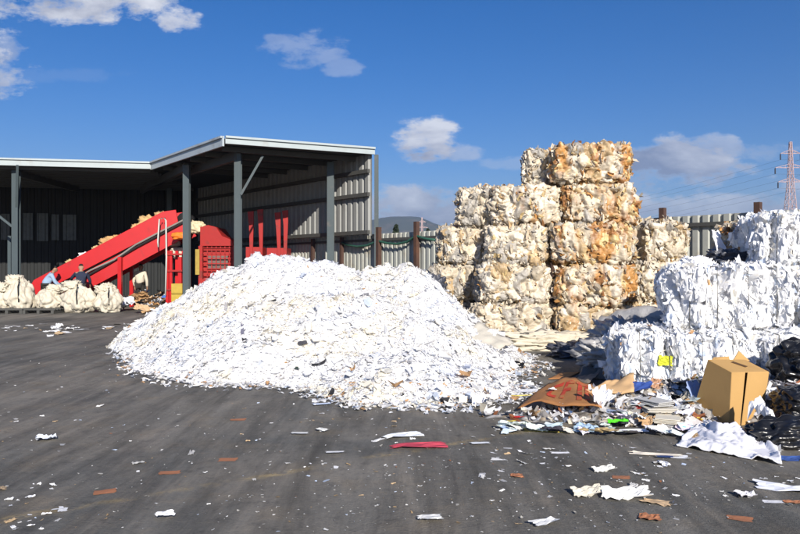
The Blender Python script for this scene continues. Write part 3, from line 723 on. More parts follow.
pp = []
while len(pp) < 1500:
    px, py = R.uniform(-20, 820), 534 - 190 * R.random() ** .8
    q = G(px, py); wgt = .07 + .45 * math.exp(-((q.x - .6 * q.y + 2.6) / 1.6) ** 2) + .35 * max(0, noise.noise(Vector((q.x * 1.3, q.y * 1.3, 5)))) * 2
    h_ = heap_h(q.x, q.y); wgt += .8 * math.exp(min(0, h_) * 3.2)
    if h_ < 0 and R.random() < wgt: pp.append((q.x, q.y, .006))
pp = np.array(pp); ww = np.exp(R.normal(-5.0, .5, len(pp))); ww = np.clip(ww, .002, .02); ll = ww * R.uniform(1, 2.6, len(pp))
nn = np.tile([0, 0, 1.], (len(pp), 1)) + R.normal(size=(len(pp), 3)) * .12
V, Fc_, vc = flakes(pp, nn, ww, ll, .4, .06, pick([(.70, .70, .69), (.45, .44, .41), (.42, .3, .17), (.4, .17, .08), (.5, .56, .66)], [40, 26, 14, 5, 6], len(pp), R, .12), R)
tag(link('paper_flecks', mesh_np('paper_flecks', V, Fc_, vc), M['paper']), 'fine trodden paper flecks strewn over the concrete', 'litter', kind='stuff')

# ------------------------------------------------------------------ litter pile at the foot of the white bales
PR = [((1.0, 7.95, .02), (1.7, 7.85, .06), (2.3, 7.85, .10), (3.0, 7.85, .18), (3.9, 7.9, .30), (5.4, 8.1, .36)), ((2.5, 8.4, .22), (3.4, 8.5, .3), (5.2, 8.5, .45)), ((3.6, 6.9, .12), (4.6, 7.0, .2))]
def pile_h(x, y):
    b = -1
    for pts in PR:
        for (x0, y0, z0), (x1, y1, z1) in zip(pts, pts[1:]):
            dx, dy = x1 - x0, y1 - y0; tt = max(0, min(1, ((x - x0) * dx + (y - y0) * dy) / (dx * dx + dy * dy)))
            b = max(b, z0 + tt * (z1 - z0) - .30 * math.hypot(x - x0 - tt * dx, y - y0 - tt * dy))
    b -= .26 * math.exp(-((x - 3.45) / .38) ** 2 - ((y - 7.25) / .36) ** 2)
    return b + .05 * noise.noise(Vector((x * 4, y * 4, 0))) + .03 * noise.noise(Vector((x * 11, y * 11, 3)))
V = []; Fc_ = []; idx = {}; st = .05
for j in range(64):
    for i in range(108):
        cs = [(i, j), (i + 1, j), (i + 1, j + 1), (i, j + 1)]
        hh = [pile_h(.4 + a * st, 6.2 + b * st) for a, b in cs]
        if max(hh) > 0:
            f_ = []
            for cc, h_ in zip(cs, hh):
                if cc not in idx: idx[cc] = len(V); V.append((.4 + cc[0] * st, 6.2 + cc[1] * st, max(-.02, h_)))
                f_.append(idx[cc])
            Fc_.append(f_)
V = np.array(V); pal = [(.55, .55, .56), (.3, .28, .26), (.1, .09, .085), (.42, .34, .24)]
pm = mesh_np('litter_pile', V, Fc_, pick(pal, [3, 3, 3, 1], len(V), R, .15)); pile = link('litter_pile', pm, M['paper'])
tag(pile, 'low mixed pile of paper and packaging litter at the foot of the white bales', 'litter', kind='stuff')
p, nn = surf_sample(pm, 2600, R); nn[nn[:, 2] < 0] *= -1
tl = nn + R.normal(size=nn.shape) * .5; ww = R.uniform(.02, .07, len(p)); ll = ww * R.uniform(1, 3, len(p))
LIT = [(.78, .78, .80), (.62, .63, .66), (.70, .65, .54), (.38, .36, .34), (.06, .06, .06), (.5, .32, .17), (.35, .14, .07), (.09, .17, .38), (.45, .55, .75), (.6, .48, .1), (.5, .06, .05), (.1, .4, .08)]
V, Fc_, vc = flakes(p + nn * .02, tl, ww, ll, .7, .1, pick(LIT, [32, 18, 13, 12, 7, 7, 3, 2, 5, .8, .4, .2], len(p), R, .1), R)
sf = link('litter_scraps', mesh_np('litter_scraps', V, Fc_, vc), M['paper'], pile); sf['kind'] = 'stuff'

def on_pile(px, py, up=.03):                                          # where the view ray meets the pile
    Y = 6.0
    while Y < 9.5:
        q = P(px, py, Y)
        if q.z <= max(0, pile_h(q.x, q.y)): break
        Y += .02
    q = P(px, py, Y); return Vector((q.x, q.y, max(0, pile_h(q.x, q.y)) + up))
SH = {'w': ((.80, .80, .82), 'loose white sheet among the litter in front of the white bales', 'white sheets in the litter pile'),
      'n': ((.60, .58, .53), 'greyish newspaper sheet among the litter in front of the white bales', 'newspapers in the litter pile'),
      'b': ((.40, .50, .72), 'pale blue sheet among the litter in front of the white bales', 'blue sheets in the litter pile'),
      'c': ((.44, .28, .14), 'torn brown cardboard piece among the litter in front of the white bales', 'cardboard pieces in the litter pile'),
      'd': ((.05, .05, .06), 'black plastic shred among the litter in front of the white bales', 'black shreds in the litter pile')}
for _ in range(120):
    px = random.uniform(505, 800); py = random.uniform(412, 436) if px < 640 else random.uniform(385, 442)
    if (695 < px < 772 and py < 430) or (512 < px < 606 and py < 424) or (595 < px < 642 and py < 400): continue
    k_ = random.choices('wnbcd', (50, 26, 7, 10, 7))[0]; c, lab, gr = SH[k_]
    a = random.uniform(.06, .17)
    sheet('litter_sheet', on_pile(px, py), a * random.uniform(1, 2.2), a, random.uniform(0, 6.28), [x * random.uniform(.85, 1.08) for x in c], lab, 'litter', gr, random.choice(('flat', 'rag', 'rag', 'crump')), .3)

# named pieces of the litter
sheet('paper_sheet', on_pile(640, 396, .10), .30, .16, -.7, (.05, .10, .34), 'dark blue folder propped on the litter against the white bale', 'folder', None, 'rag', .2, tx=.5)
sheet('paper_sheet', on_pile(694, 400, .10), .16, .22, .2, (.25, .32, .50), 'slate blue sheet tucked beside the cardboard box', 'paper', None, 'rag', .2, tx=.9)
sheet('green_packet', on_pile(617, 427, .04), .20, .09, .1, (.08, .55, .02), 'bright green plastic packet at the front of the litter', 'packet', None, 'crump')
sheet('paper_sheet', on_pile(630, 434, .02), .36, .10, .05, (.76, .77, .82), 'long white sheet lying in front of the green packet', 'paper', None, 'rag')
sheet('paper_wad', on_pile(597, 412, .05), .20, .22, .4, (.82, .82, .83), 'big crumpled white wad beside the red printed carton', 'paper', None, 'crump', .3, .25)
sheet('paper_wad', G(409 + 75, 406), .30, .2, .2, (.82, .81, .80), 'rounded white paper wad between the heap and the red printed carton', 'paper', None, 'crump', .1, .2)
sheet('paper_sheet', on_pile(522, 393, .02), .42, .22, .1, (.76, .77, .80), 'flat white sheet with yellow strip behind the red printed carton', 'paper', None, 'flat')
sheet('yellow_strip', G(522, 396, .04), .30, .07, .15, (.72, .58, .12), 'yellow strip lying on the flat white sheet', 'strip', None, 'rag')
sheet('yellow_strip', G(515, 421), .20, .035, .3, (.70, .56, .10), 'thin yellow strip at the near end of the litter', 'strip', None, 'rag')
sheet('yellow_strip', G(545, 432), .40, .03, -.15, (.70, .56, .10), 'long thin yellow strap along the front of the litter', 'strip', None, 'rag')
sheet('yellow_strip', G(523, 428), .03, .22, .15, (.70, .56, .10), 'short yellow strap running away from the viewer', 'strip', None, 'rag')
sheet('paper_sheet', G(520, 417, .03), .16, .07, .2, (.50, .03, .03), 'small red wrapper next to the red printed carton', 'wrapper', None, 'rag')
sheet('paper_sheet', on_pile(588, 431, .02), .20, .06, -.1, (.55, .45, .55), 'mauve paper strip in front of the red printed carton', 'paper', None, 'flat')
for i, (px, py, lab) in enumerate(((660, 414, 'stack of pale newspapers left of the box'), (668, 424, 'cream newspaper bundle lying lowest left of the box'), (655, 406, 'grey folded newspaper on top of the litter left of the box'))):
    q = on_pile(px, py, .03); mb = MB()
    for k_ in range(4):
        mb.box((q.x + random.uniform(-.02, .02), q.y + random.uniform(-.02, .02), q.z + .012 * k_ - .01), (.34, .24, .006), random.uniform(-.2, .2) + i)
    tag(mb.build('newspaper', mat('newsprint', ((.58, .55, .48), (.66, .62, .52), (.5, .5, .49))[i], .8, .2, 14)), lab, 'newspaper')
o = sheet('paper_sheet', on_pile(686, 431, .05), .16, .13, .1, (.70, .76, .84), 'small white leaflet with two cyan lines at the foot of the box', 'leaflet', None, 'flat', .1, tx=.35)
sq = MB(); sq.box((0, .12, .075), (.72, .10, .02)); sq.box((0, -.28, .075), (.66, .10, .02)); sq.box((0,0,0),(.001,.001,.001))
me = bpy.data.meshes.new('cyan_line'); me.from_pydata(sq.v[:16], [], sq.f[:12]); me.materials.append(mat('cyan', (.02, .55, .65)))
c = bpy.data.objects.new('cyan_line', me); C.objects.link(c); c.parent = o

def drape(name, fn, nu, nv, m, label, cat, thick=.012, group=None):
    V = []; Fc = []
    for j in range(nv + 1):
        for i in range(nu + 1): V.append(tuple(fn(i / nu, j / nv)))
    for j in range(nv):
        for i in range(nu):
            a = j * (nu + 1) + i; Fc.append((a, a + 1, a + nu + 2, a + nu + 1))
    me = mesh_np(name, V, Fc, smooth=True); o = link(name, me, m)
    md = o.modifiers.new('thickness', 'SOLIDIFY'); md.thickness = thick; md.offset = 0
    return tag(o, label, cat, group)
def quadfn(a, b, c, d, amp, sc, seed):
    a, b, c, d = map(Vector, (a, b, c, d))
    def fn(u_, v_):
        q = a.lerp(b, u_).lerp(d.lerp(c, u_), v_)
        z = noise.fractal(Vector((u_ * sc, v_ * sc, seed)), .9, 2.0, 4) * amp
        e = noise.noise(Vector((u_ * 6, v_ * 6, seed + 9))) * amp * .6
        return Vector((q.x + e, q.y, max(.012, q.z + z)))
    return fn
# white plastic sheet spilling in front of the box
ws = drape('white_sheet', lambda u_, v_: (lambda q: Vector((q.x, q.y, max(.012, .02 + .10 * math.exp(-((u_ - .42) / .28) ** 2) * (v_ ** .8) + .05 * noise.fractal(Vector((u_ * 4 + v_, v_ * 4, 2)), .8, 2, 6) + .02 * abs(noise.noise(Vector((u_ * 9 + 2 * v_, v_ * 5 - u_ * 3, 7))))))))(
    G(676, 447).lerp(G(782, 466), u_).lerp(G(700, 424).lerp(G(772, 436), u_), v_ * (.75 + .25 * noise.noise(Vector((u_ * 4, 0, 0)))))), 60, 40, mat('white_plastic', (.80, .80, .84), .6, .06), 'white plastic sheet spread in a low peak before the cardboard box', 'sheet', .01)
sheet('paper_wad', G(760, 424, .12), .15, .22, .5, (.78, .79, .83), 'white paper cone standing at the right foot of the box', 'paper', None, 'crump', .3, .3)

# red printed carton, flattened and bent like a low roof
ca, cb_, cc_, cd = G(517, 413), G(602, 422, .02), G(592, 394, .10), G(549, 392, .10)
pk = P(548, 391, 7.9)
def carton(u_, v_):
    q = ca.lerp(cb_, u_).lerp(cd.lerp(cc_, u_), v_)
    return Vector((q.x, q.y, 0.13 * min(1, u_ * 3 + .1) + .03 + .16 * v_ ** 1.1 * (1 - .55 * u_) + .02 * math.sin(u_ * 9 + v_ * 3) + .012 * noise.noise(Vector((u_ * 7, v_ * 7, 4)))))
cart = drape('flattened_carton', carton, 20, 12, M['browncard'], 'flattened brown carton printed with big red letters lying on the litter', 'carton', .014)
def on_carton(u_, v_): return carton(u_, v_) + Vector((0, -.004, .014))
def stroke(us, wv=.05):
    V = []; Fc = []
    for i, (a, b, a2, b2) in enumerate(us):
        V += [tuple(on_carton(a, b)), tuple(on_carton(a2, b2))]
        if i: k_ = 2 * i; Fc.append((k_ - 2, k_, k_ + 1, k_ - 1))
    return V, Fc
V = []; Fc_ = []
def bar_uv(u0, v0, u1, v1, wd, horiz):
    s_ = []
    for i in range(7):
        tt = i / 6; a = u0 + (u1 - u0) * tt; b = v0 + (v1 - v0) * tt
        s_.append((a, b - wd, a, b + wd) if horiz else (a - wd, b, a + wd, b))
    v_, f_ = stroke(s_); n0 = len(V); V.extend(v_); Fc_.extend([tuple(x + n0 for x in f) for f in f_])
bar_uv(.28, .62, .44, .72, .06, True); bar_uv(.30, .30, .30, .66, .028, False); bar_uv(.30, .28, .42, .26, .05, True)      # C
bar_uv(.50, .22, .50, .78, .028, False); bar_uv(.50, .76, .64, .78, .06, True); bar_uv(.50, .52, .60, .52, .05, True)      # F
bar_uv(.74, .14, .74, .80, .035, False); bar_uv(.66, .80, .88, .82, .06, True); bar_uv(.85, .14, .85, .72, .03, False)     # T I
link('red_lettering', mesh_np('red_lettering', V, Fc_), M['redprint'], cart)
sheet('paper_scrap', carton(.33, .45) + Vector((0, 0, .02)), .07, .09, .3, WH, 'white scrap stuck on the red printed carton', 'scrap', None, 'crump', .1)
drape('cardboard_sheet', quadfn(G(572, 396, .16), G(634, 392, .24), G(634, 373, .40), G(604, 384, .28), .03, 3, 5), 16, 8, mat('tan_card', (.54, .35, .18), .7, .1, 3), 'long tan cardboard sheet leaning against the white bale', 'cardboard', .014)
drape('cardboard_sheet', quadfn(G(556, 392, .03), G(585, 388, .05), G(600, 372, .1), G(566, 381, .05), .03, 3, 8), 14, 8, M['tarp'], 'dull brown cardboard sheet behind the red printed carton', 'cardboard', .012)
drape('cardboard_sheet', quadfn(G(548, 380), G(568, 379), G(580, 373), G(560, 374), .02, 3, 12), 8, 5, M['browncard'], 'small brown cardboard flap flat on the ground before the grey film', 'cardboard', .01)

# ------------------------------------------------------------------ cardboard box
bot = [Vector((3.39, 7.42, .0)), Vector((3.81, 7.58, .0)), Vector((3.62, 7.95, .0)), Vector((3.18, 7.74, .0))]
top = [P(731.8, 372.8, 7.40), P(769.4, 372, 7.56), P(750, 360, 7.95), P(707.7, 359.7, 7.76)]
box = empty('cardboard_box', bot[0], 'tall tan cardboard box with an open slit standing on the litter', 'box')
def wallq(a, b, c, d, inw, th, name, m, par, bev=.004):
    mb = MB(); n_ = (b - a).cross(d - a).normalized() * th
    if n_.dot(inw) < 0: n_ = -n_
    mb.hexa([a, b, b + n_, a + n_], [d, c, c + n_, d + n_]); return mb.build(name, m, par, bev)
def on_plane(p_, a_, b_, c_):                                           # slide p_ along its sight line on to the plane of a_, b_, c_
    e_ = Vector((0, 0, H)); n_ = (b_ - a_).cross(c_ - a_); d_ = p_ - e_
    return e_ + d_ * ((a_ - e_).dot(n_) / d_.dot(n_))
bot[3] = Vector((3.19, 7.90, .0)); bot[2] = bot[1] + bot[3] - bot[0]
top[3] = on_plane(top[3], bot[0], bot[3], top[0]); top[1] = on_plane(top[1], bot[0], bot[1], top[0])
top[2] = top[1] + (top[3] - top[0]) * .96 + (bot[2] - bot[3] - (bot[1] - bot[0])) * .0
cen = sum(bot + top, Vector()) / 8
lift = Vector((0, 0, .003))
wallq(bot[3], bot[0], top[0], top[3], cen - bot[0], .008, 'side_panel', M['card'], box)
# front face: two flaps with the dark slit between them
def fl(a, b, s): return a.lerp(b, s)
wallq(bot[0] + Vector((.004, .004, 0)), fl(bot[0], bot[1], .34), fl(top[0], top[1], .36), top[0] + Vector((.004, .004, 0)), cen - bot[0], .008, 'front_flap', M['card'], box)
wallq(fl(bot[0], bot[1], .375), bot[1], top[1], fl(top[0], top[1], .425), cen - bot[0], .008, 'front_flap', M['card'], box)
wallq(bot[1], bot[2], top[2], top[1], cen - bot[1], .008, 'side_panel', M['card'], box)
wallq(bot[2], bot[3], top[3], top[2], cen - bot[2], .008, 'back_panel', M['card'], box)
wallq(top[0] + lift, fl(top[0], top[1], .97) + lift, fl(top[3], top[2], .97) + lift, top[3] + lift, Vector((0, 0, -1)), .008, 'top_panel', M['card'], box)
sl0, sl1, sl2, sl3 = [fl(fl(top[0], top[1], a), fl(top[3], top[2], a), b) + Vector((0, 0, .006)) for a, b in ((.58, .34), (.68, .40), (.55, .80), (.45, .74))]
MB().hexa([sl0, sl1, sl2, sl3], [x + Vector((0, 0, .003)) for x in (sl0, sl1, sl2, sl3)]).build('slot_shade_plate', M['slotshade'], box)  # dark plate on the lid; the slot's inner shade is only its colour
tf = MB(); a = P(733, 361, 7.9); tf.prism([a, P(750, 361, 7.96), P(739, 351, 7.94)], (.0, .012, 0)); tf.build('torn_flap', M['card'], box)
tf = MB(); tf.prism([P(712, 360, 7.84), P(730, 360.5, 7.86), P(729, 356.5, 7.9), P(714, 357.5, 7.9)], (0, .01, 0)); tf.build('torn_flap', M['card'], box)
# ------------------------------------------------------------------ lumpy bags and film
def lump(name, center, dims, seed, m, label, cat, amp=.2, sc=3.0, cuts=14, group=None, flatten=True, rot=0.0, power=3.0, parent=None, ridge=.0, taper=.0):
    bm = bmesh.new(); bmesh.ops.create_cube(bm, size=2.0)
    bmesh.ops.subdivide_edges(bm, edges=bm.edges[:], cuts=cuts, use_grid_fill=True)
    off = Vector((seed * 3.7, seed * 1.9, seed * 5.3)); cr, sr = math.cos(rot), math.sin(rot)
    for v_ in bm.verts:
        c = v_.co; l = (abs(c.x) ** power + abs(c.y) ** power + abs(c.z) ** power) ** (1 / power); d = c / l
        n_ = noise.fractal(d * sc + off, .9, 2.0, 4) * amp + ridge * (abs(noise.noise(d * sc * 1.8 + off)) - .25)
        q = d * (1 + n_); x, y = q.x * dims[0] / 2, q.y * dims[1] / 2
        z = q.z * dims[2] / 2
        x *= 1 - taper * max(0, q.z + .2); y *= 1 - taper * max(0, q.z + .2)
        if flatten: z = max(z, -dims[2] / 2 * .92)
        v_.co = Vector((center[0] + x * cr - y * sr, center[1] + x * sr + y * cr, center[2] + z))
    me = bpy.data.meshes.new(name); bm.to_mesh(me); bm.free()
    me.polygons.foreach_set('use_smooth', [True] * len(me.polygons))
    o = link(name, me, m, parent)
    return tag(o, label, cat, group) if not parent else o

def bag(px, py, Y, dims, seed, label):
    q = P(px, py, Y); o = lump('rubbish_bag', q, dims, seed, M['blackbag'], label, 'bag', .16, 1.5, 34, 'black rubbish bags', power=2.5, ridge=.30)
    mb = MB(); mb.tube([q + Vector((dims[0] * .2, -.05, dims[2] * .40)), q + Vector((dims[0] * .24, -.06, dims[2] * .54)), q + Vector((dims[0] * .30, -.08, dims[2] * .64))], [.06, .03, .07], 8)
    mb.build('tied_neck', M['blackbag'], o, smooth=True); return o
bag(811, 366, 8.3, (.78, .6, .62), 3, 'large black rubbish bag sitting beside the box against the white bales')
bag(792, 440, 6.7, (.78, .5, .40), 5, 'low black rubbish bag slumped at the front by the white plastic sheet')
bag(800, 404, 7.3, (.5, .5, .34), 9, 'small black rubbish bag between the two larger ones')
sheet('paper_sheet', G(795, 459), .30, .14, .1, (.05, .10, .30), 'dark blue sheet under the low black bag', 'paper', None, 'rag')
# film roll, dark film, tarp
roll = MB(); pts = []; rr = []
for i in range(15):
    tt = i / 14; q = P(600 + 72 * tt, 322 - 11 * tt - 7 * math.sin(tt * 3.1), 12.9 - .9 * tt); q.z -= .14
    pts.append(q + Vector((0, 0, .02 * math.sin(i * 2.1)))); rr.append(.19 + .02 * math.sin(i * 1.7) - (.07 if i in (0, 14) else 0))
roll.tube(pts, rr, 12); ro = roll.build('film_roll', M['greyfilm'], None, smooth=True); tag(ro, 'long roll of grey plastic film lying on scrap beside the orange bales', 'film roll')
lump('film_scrap', P(632, 343, 12.0), (1.15, 1.2, .72), 12, M['greyfilm'], 'heap of clear grey plastic film under the grey roll', 'film', .35, 2.5, 22, ridge=.5)
lump('film_scrap', (3.45, 11.3, .25), (1.2, .8, .55), 14, M['greyfilm'], 'grey plastic film in the shade beside the lower white bale', 'film', .35, 2.5, 20, ridge=.5)
lump('film_scrap', P(580, 352, 13.2), (1.0, .6, .34), 15, M['darkfilm'], 'dark bluish film bundle at the foot of the orange bales', 'film', .35, 2.5, 18, ridge=.5)
drape('tarp', quadfn(G(575, 379), G(622, 381), P(636, 343, 11.4), P(607, 349, 11.9), .10, 3, 3), 22, 14, M['tarp'], 'grey brown tarpaulin flap hanging off the dark film', 'tarpaulin', .014)
# spilled white film along the foot of the stack and torn grey carton on the heap edge
lump('film_scrap', (3.05, 14.35, .12), (2.3, .6, .42), 17, M['sack'], 'strip of white film spilled along the foot of the film stack', 'film', .4, 4, 22, ridge=.4)
drape('torn_carton', quadfn(P(461, 336, 12.2), P(497, 350, 11.9), P(514, 343, 12.3), P(478, 322, 12.7), .06, 3, 21), 14, 8, mat('grey_card', (.52, .49, .42), .8, .15, 5), 'torn pale grey carton lying on the right edge of the white heap', 'carton', .02)
lump('black_plastic', P(507, 366, 11.6), (.50, .3, .16), 22, M['blackbag'], 'black plastic tray at the right foot of the white heap', 'plastic', .3, 2.5, 12, ridge=.3)
lump('film_scrap', P(430, 288, 15.8), (.6, .6, .55), 24, M['darkfilm'], 'grey film bundle behind the white heap beside the film stack', 'film', .35, 2.5, 16, ridge=.5)
# pieces poking out of the heap
for px, py, Y, w_, l_, c, lab in ((273, 303, 12.4, .13, .10, (.05, .05, .05), 'small black scrap on the upper slope of the white heap'), (302, 370, 10.2, .22, .06, (.04, .06, .05), 'dark green black scrap low on the front of the white heap'),
                                  (243, 331, 11.4, .05, .30, (.15, .15, .2), 'dark slit of plastic on the left slope of the white heap'), (303, 345, 10.9, .14, .09, (.06, .06, .07), 'black crumpled scrap in the middle slope of the white heap')):
    Yq = 9.0
    while Yq < 15 and P(px, py, Yq).z > heap_h(P(px, py, Yq).x, Yq): Yq += .02
    q = P(px, py, Yq); sheet('plastic_scrap', q + Vector((0, -.04, .03)), w_, l_, .2, c, lab, 'scrap', None, 'rag', .2, tx=.5)
sheet('paper_sheet', P(717, 242, 10.9), .24, .36, .6, (.78, .78, .80), 'white sheet sticking up between the white and brown bales', 'paper', None, 'rag', .2, tx=1.2)
lump('film_scrap', P(730, 257, 10.9), (.6, .5, .24), 27, M['darkfilm'], 'dark brown film wedge under the brown bale on the white stack', 'film', .35, 2.5, 14, ridge=.4)
lump('paper_wad', P(695, 266, 10.2), (.38, .4, .26), 29, mat('white_wad', (.8, .8, .82), .7, .05), 'white paper clump on top of the second layer of white bales', 'paper', .3, 2.5, 16, ridge=.5)
sheet('yellow_packet', P(664, 361, 9.08), .17, .12, .1, (.55, .58, .05), 'yellow green packet stuck in the face of the lower white bale', 'packet', None, 'crump', .1, tx=1.35)

# ------------------------------------------------------------------ white sacks at the shed front
def sack(px, Y, wd, ht, seed, label, strap=True):
    q = P(px, CY, Y); x, y = q.x, q.y
    root = lump('bulk_sack', (x, y, ht * .46), (wd, wd * .85, ht), seed, M['sack'], label, 'sack', .26, 1.5, 24, 'white bulk sacks in front of the shed', power=2.5, ridge=.22, taper=.32, rot=seed * .7)
    mb = MB(); mb.tube([(x + .05, y, ht * .86), (x + .02, y - .04, ht * 1.0), (x - .12, y - .06, ht * 1.1)], [.30, .16, .22], 9); del mb; lump('gathered_mouth', (x + (.2 if seed % 2 else -.2) * wd, y - .05, ht * .90), (wd * .5, wd * .4, ht * .36), seed + 50, M['sack'], None, None, .32, 2.6, 12, parent=root, ridge=.5)
    if strap:
        s_ = random.choice((-1, 1)) * .12
        mb = MB(); mb.tube([(x + s_, y - wd * .30, ht * .95), (x + s_ * 1.3, y - wd * .45, ht * .75), (x + s_ * 1.6, y - wd * .47, ht * .3)], .025, 5); mb.build('lifting_strap', M['rubber'], root)
    return root
sack(-4, 26.6, 1.1, 1.0, 1, 'white bulk sack at the far end of the row by the steel post', False)
sack(21, 26.7, 1.12, 1.25, 2, 'upright white bulk sack with a black strap near the steel post')
sack(50, 26.8, 1.12, .92, 3, 'sagging white bulk sack in front of the man in the blue shirt', False)
sack(79, 26.2, 1.25, 1.06, 4, 'full white bulk sack in front of the man in the dark jacket')
sack(109, 26.3, 1.0, .92, 6, 'last white bulk sack of the row next to the brown cardboard')
sack(112, 27.6, .8, .95, 8, 'half empty white bulk sack tucked behind the last full one', False)
for px, lab in ((14, 'dark pallet under the sacks by the steel post'), (45, 'dark pallet under the sagging sack')):
    q = G(px, 313); mb = MB()
    for k_ in range(5): mb.box((q.x, q.y - .4 + k_ * .22, .14), (1.15, .12, .03))
    for k_ in (-.5, 0, .5): mb.box((q.x + k_, q.y, .062), (.1, 1.0, .12))
    tag(mb.build('pallet', M['girt']), lab, 'pallet', 'dark pallets under the sacks')
for i in range(12):
    px, py = random.uniform(122, 168), random.uniform(302, 314)
    sheet('cardboard_piece', G(px, py) + Vector((0, 0, random.uniform(.05, .4))), random.uniform(.5, .9), random.uniform(.35, .6), random.uniform(0, 6), random.choice(((.42, .25, .12), (.46, .29, .14), (.5, .34, .2))), 'crumpled brown cardboard piece heaped under the conveyor', 'cardboard', 'cardboard pieces under the conveyor', 'crump', .6)
for i in range(10):
    px, py = random.uniform(116, 172), random.uniform(298, 312)
    sheet('paper_bundle', G(px, py) + Vector((0, 0, random.uniform(.05, .3))), random.uniform(.4, .7), random.uniform(.3, .5), random.uniform(0, 6), (.62, .64, .68), 'pale paper bundle heaped under the conveyor', 'paper', 'paper bundles under the conveyor', 'crump', .5)
sheet('blue_bag', G(167, 305) + Vector((0, 0, .3)), .5, .4, .3, (.06, .16, .5), 'blue plastic bag at the left edge of the white heap under the conveyor', 'bag', None, 'crump', .3)

# ------------------------------------------------------------------ conveyor
cv0, cv1 = P(34, 297, 28.3), P(184, 219.5, 28.9)
cd_ = (cv1 - cv0).normalized(); cn = Vector((0, 1, 0)); cup = cd_.cross(cn).normalized(); cup = cup if cup.z > 0 else -cup
cn = Vector((cd_.y, -cd_.x, 0)).normalized() * -1; cn = cn if cn.y > 0 else -cn
conv = empty('conveyor', (cv0.x, cv0.y, 0), 'inclined red waste conveyor rising from the sacks to the baling press', 'conveyor')
Lcv = (cv1 - cv0).length
def cp(s, h, d=0.0): return cv0 + cd_ * s + cup * h + cn * d
for d_, nm in ((0, 'side_guard'), (1.3, 'side_guard')):
    mb = MB(); mb.prism([cp(0, .03, d_), cp(Lcv - .25, .03, d_), cp(Lcv - .1, .5, d_), cp(Lcv - .6, .68, d_), cp(.3, .6, d_), cp(-.1, .35, d_)], cn * .06); mb.build(nm, M['red'], conv, .008)
    mb = MB(); mb.prism([cp(1.2, -.72, d_ + .01), cp(Lcv - .05, -.66, d_ + .01), cp(Lcv - .12, -.05, d_ + .01), cp(.4, -.05, d_ + .01), cp(.2, -.25, d_ + .01)], cn * .06); mb.build('lower_frame', M['red'], conv, .008)
MB().hexa([cp(0, .0, .08), cp(Lcv, .0, .08), cp(Lcv, .0, 1.28), cp(0, .0, 1.28)], [cp(0, .05, .08), cp(Lcv, .05, .08), cp(Lcv, .05, 1.28), cp(0, .05, 1.28)]).build('belt', M['rubber'], conv)
MB().tube([cp(1.5, -.16, -.06), cp(2.4, -.10, -.1), cp(3.4, -.16, -.1), cp(4.4, -.02, -.1), cp(5.4, -.01, -.08), cp(Lcv, -.02, -.08)], .035, 6).build('cable', mat('grey_cable', (.22, .21, .19)), conv)
MB().tube([cp(1.5, -.26, -.05), cp(3.0, -.2, -.08), cp(4.4, -.12, -.08), cp(Lcv, -.10, -.06)], .04, 6).build('cable', M['rubber'], conv)
for px, y0 in ((121, 262), (181, 262)):
    q = P(px, y0, 28.6)
    for dd in (-.1, 1.15):
        MB().box((q.x, q.y + dd, q.z / 2 + .1), (.14, .14, q.z + .2)).build('leg', M['red'], conv)
mb = MB(); mb.tube([cp(Lcv, 0, .1), cp(Lcv, 0, 1.25)], .3, 14); mb.build('head_drum', M['rubber'], conv, smooth=True)
rp = P(162, 222, 28.5)
tag(MB().tube([rp + Vector((0, 0, .15)), rp + Vector((-.05, -.15, .1)), rp + Vector((-.1, -.2, -.8)), rp + Vector((-.08, -.2, -1.0))], .032, 6).build('rope', M['rope'], None, smooth=True), 'short pale rope end hanging over the conveyor side', 'rope')
tag(MB().tube([rp + Vector((.1, 0, .15)), rp + Vector((.2, -.16, .05)), rp + Vector((.24, -.2, -1.4)), rp + Vector((.2, -.2, -2.9))], .034, 6).build('rope', M['rope'], None, smooth=True), 'long pale rope hanging from the conveyor to the ground', 'rope')
for i, (s_, c, sz) in enumerate(((1.7, (.52, .4, .2), .45), (2.3, (.72, .72, .7), .5), (2.9, (.5, .38, .2), .5), (3.4, (.46, .28, .12), .75), (4.1, (.75, .74, .7), .35), (4.7, (.48, .30, .14), .6), (5.2, (.50, .33, .15), .85), (5.8, (.45, .30, .15), .6), (3.8, (.4, .24, .1), .5))):
    lump('waste_lump', cp(s_ * Lcv / 6.6, .57, .65), (sz, sz * .9, sz * .75), 70 + i, mat('belt_waste', c, .8, .25, 4), ('cardboard wad riding on the red conveyor belt' if c[0] < .6 else 'white paper wad riding on the red conveyor belt'), 'waste', .35, 2.5, 9, 'cardboard wads on the conveyor' if c[0] < .6 else 'paper wads on the conveyor', ridge=.4, flatten=False)
lump('orange_sack', P(180, 236, 28.4), (.62, .4, .30), 91, M['orange'], 'orange plastic sack by the conveyor head', 'sack', .2, 2, 10)
lump('paper_bundle', P(197, 228, 28.9), (.62, .5, .5), 92, mat('straw_wad', (.62, .52, .34)), 'straw coloured wad dropping from the conveyor head into the press', 'waste', .3, 2.5, 10, ridge=.4)
for i, (px, py) in enumerate(((172, 243), (181, 256), (178, 251))):
    lump('white_sack', P(px, py, 29.3), (.6, .3, .3), 95 + i, M['sack'], ('white sack on the rack highest under the conveyor head', 'white sack on the rack lowest under the conveyor head', 'white sack on the rack between the two others')[i], 'sack', .25, 2, 9, rot=.4)

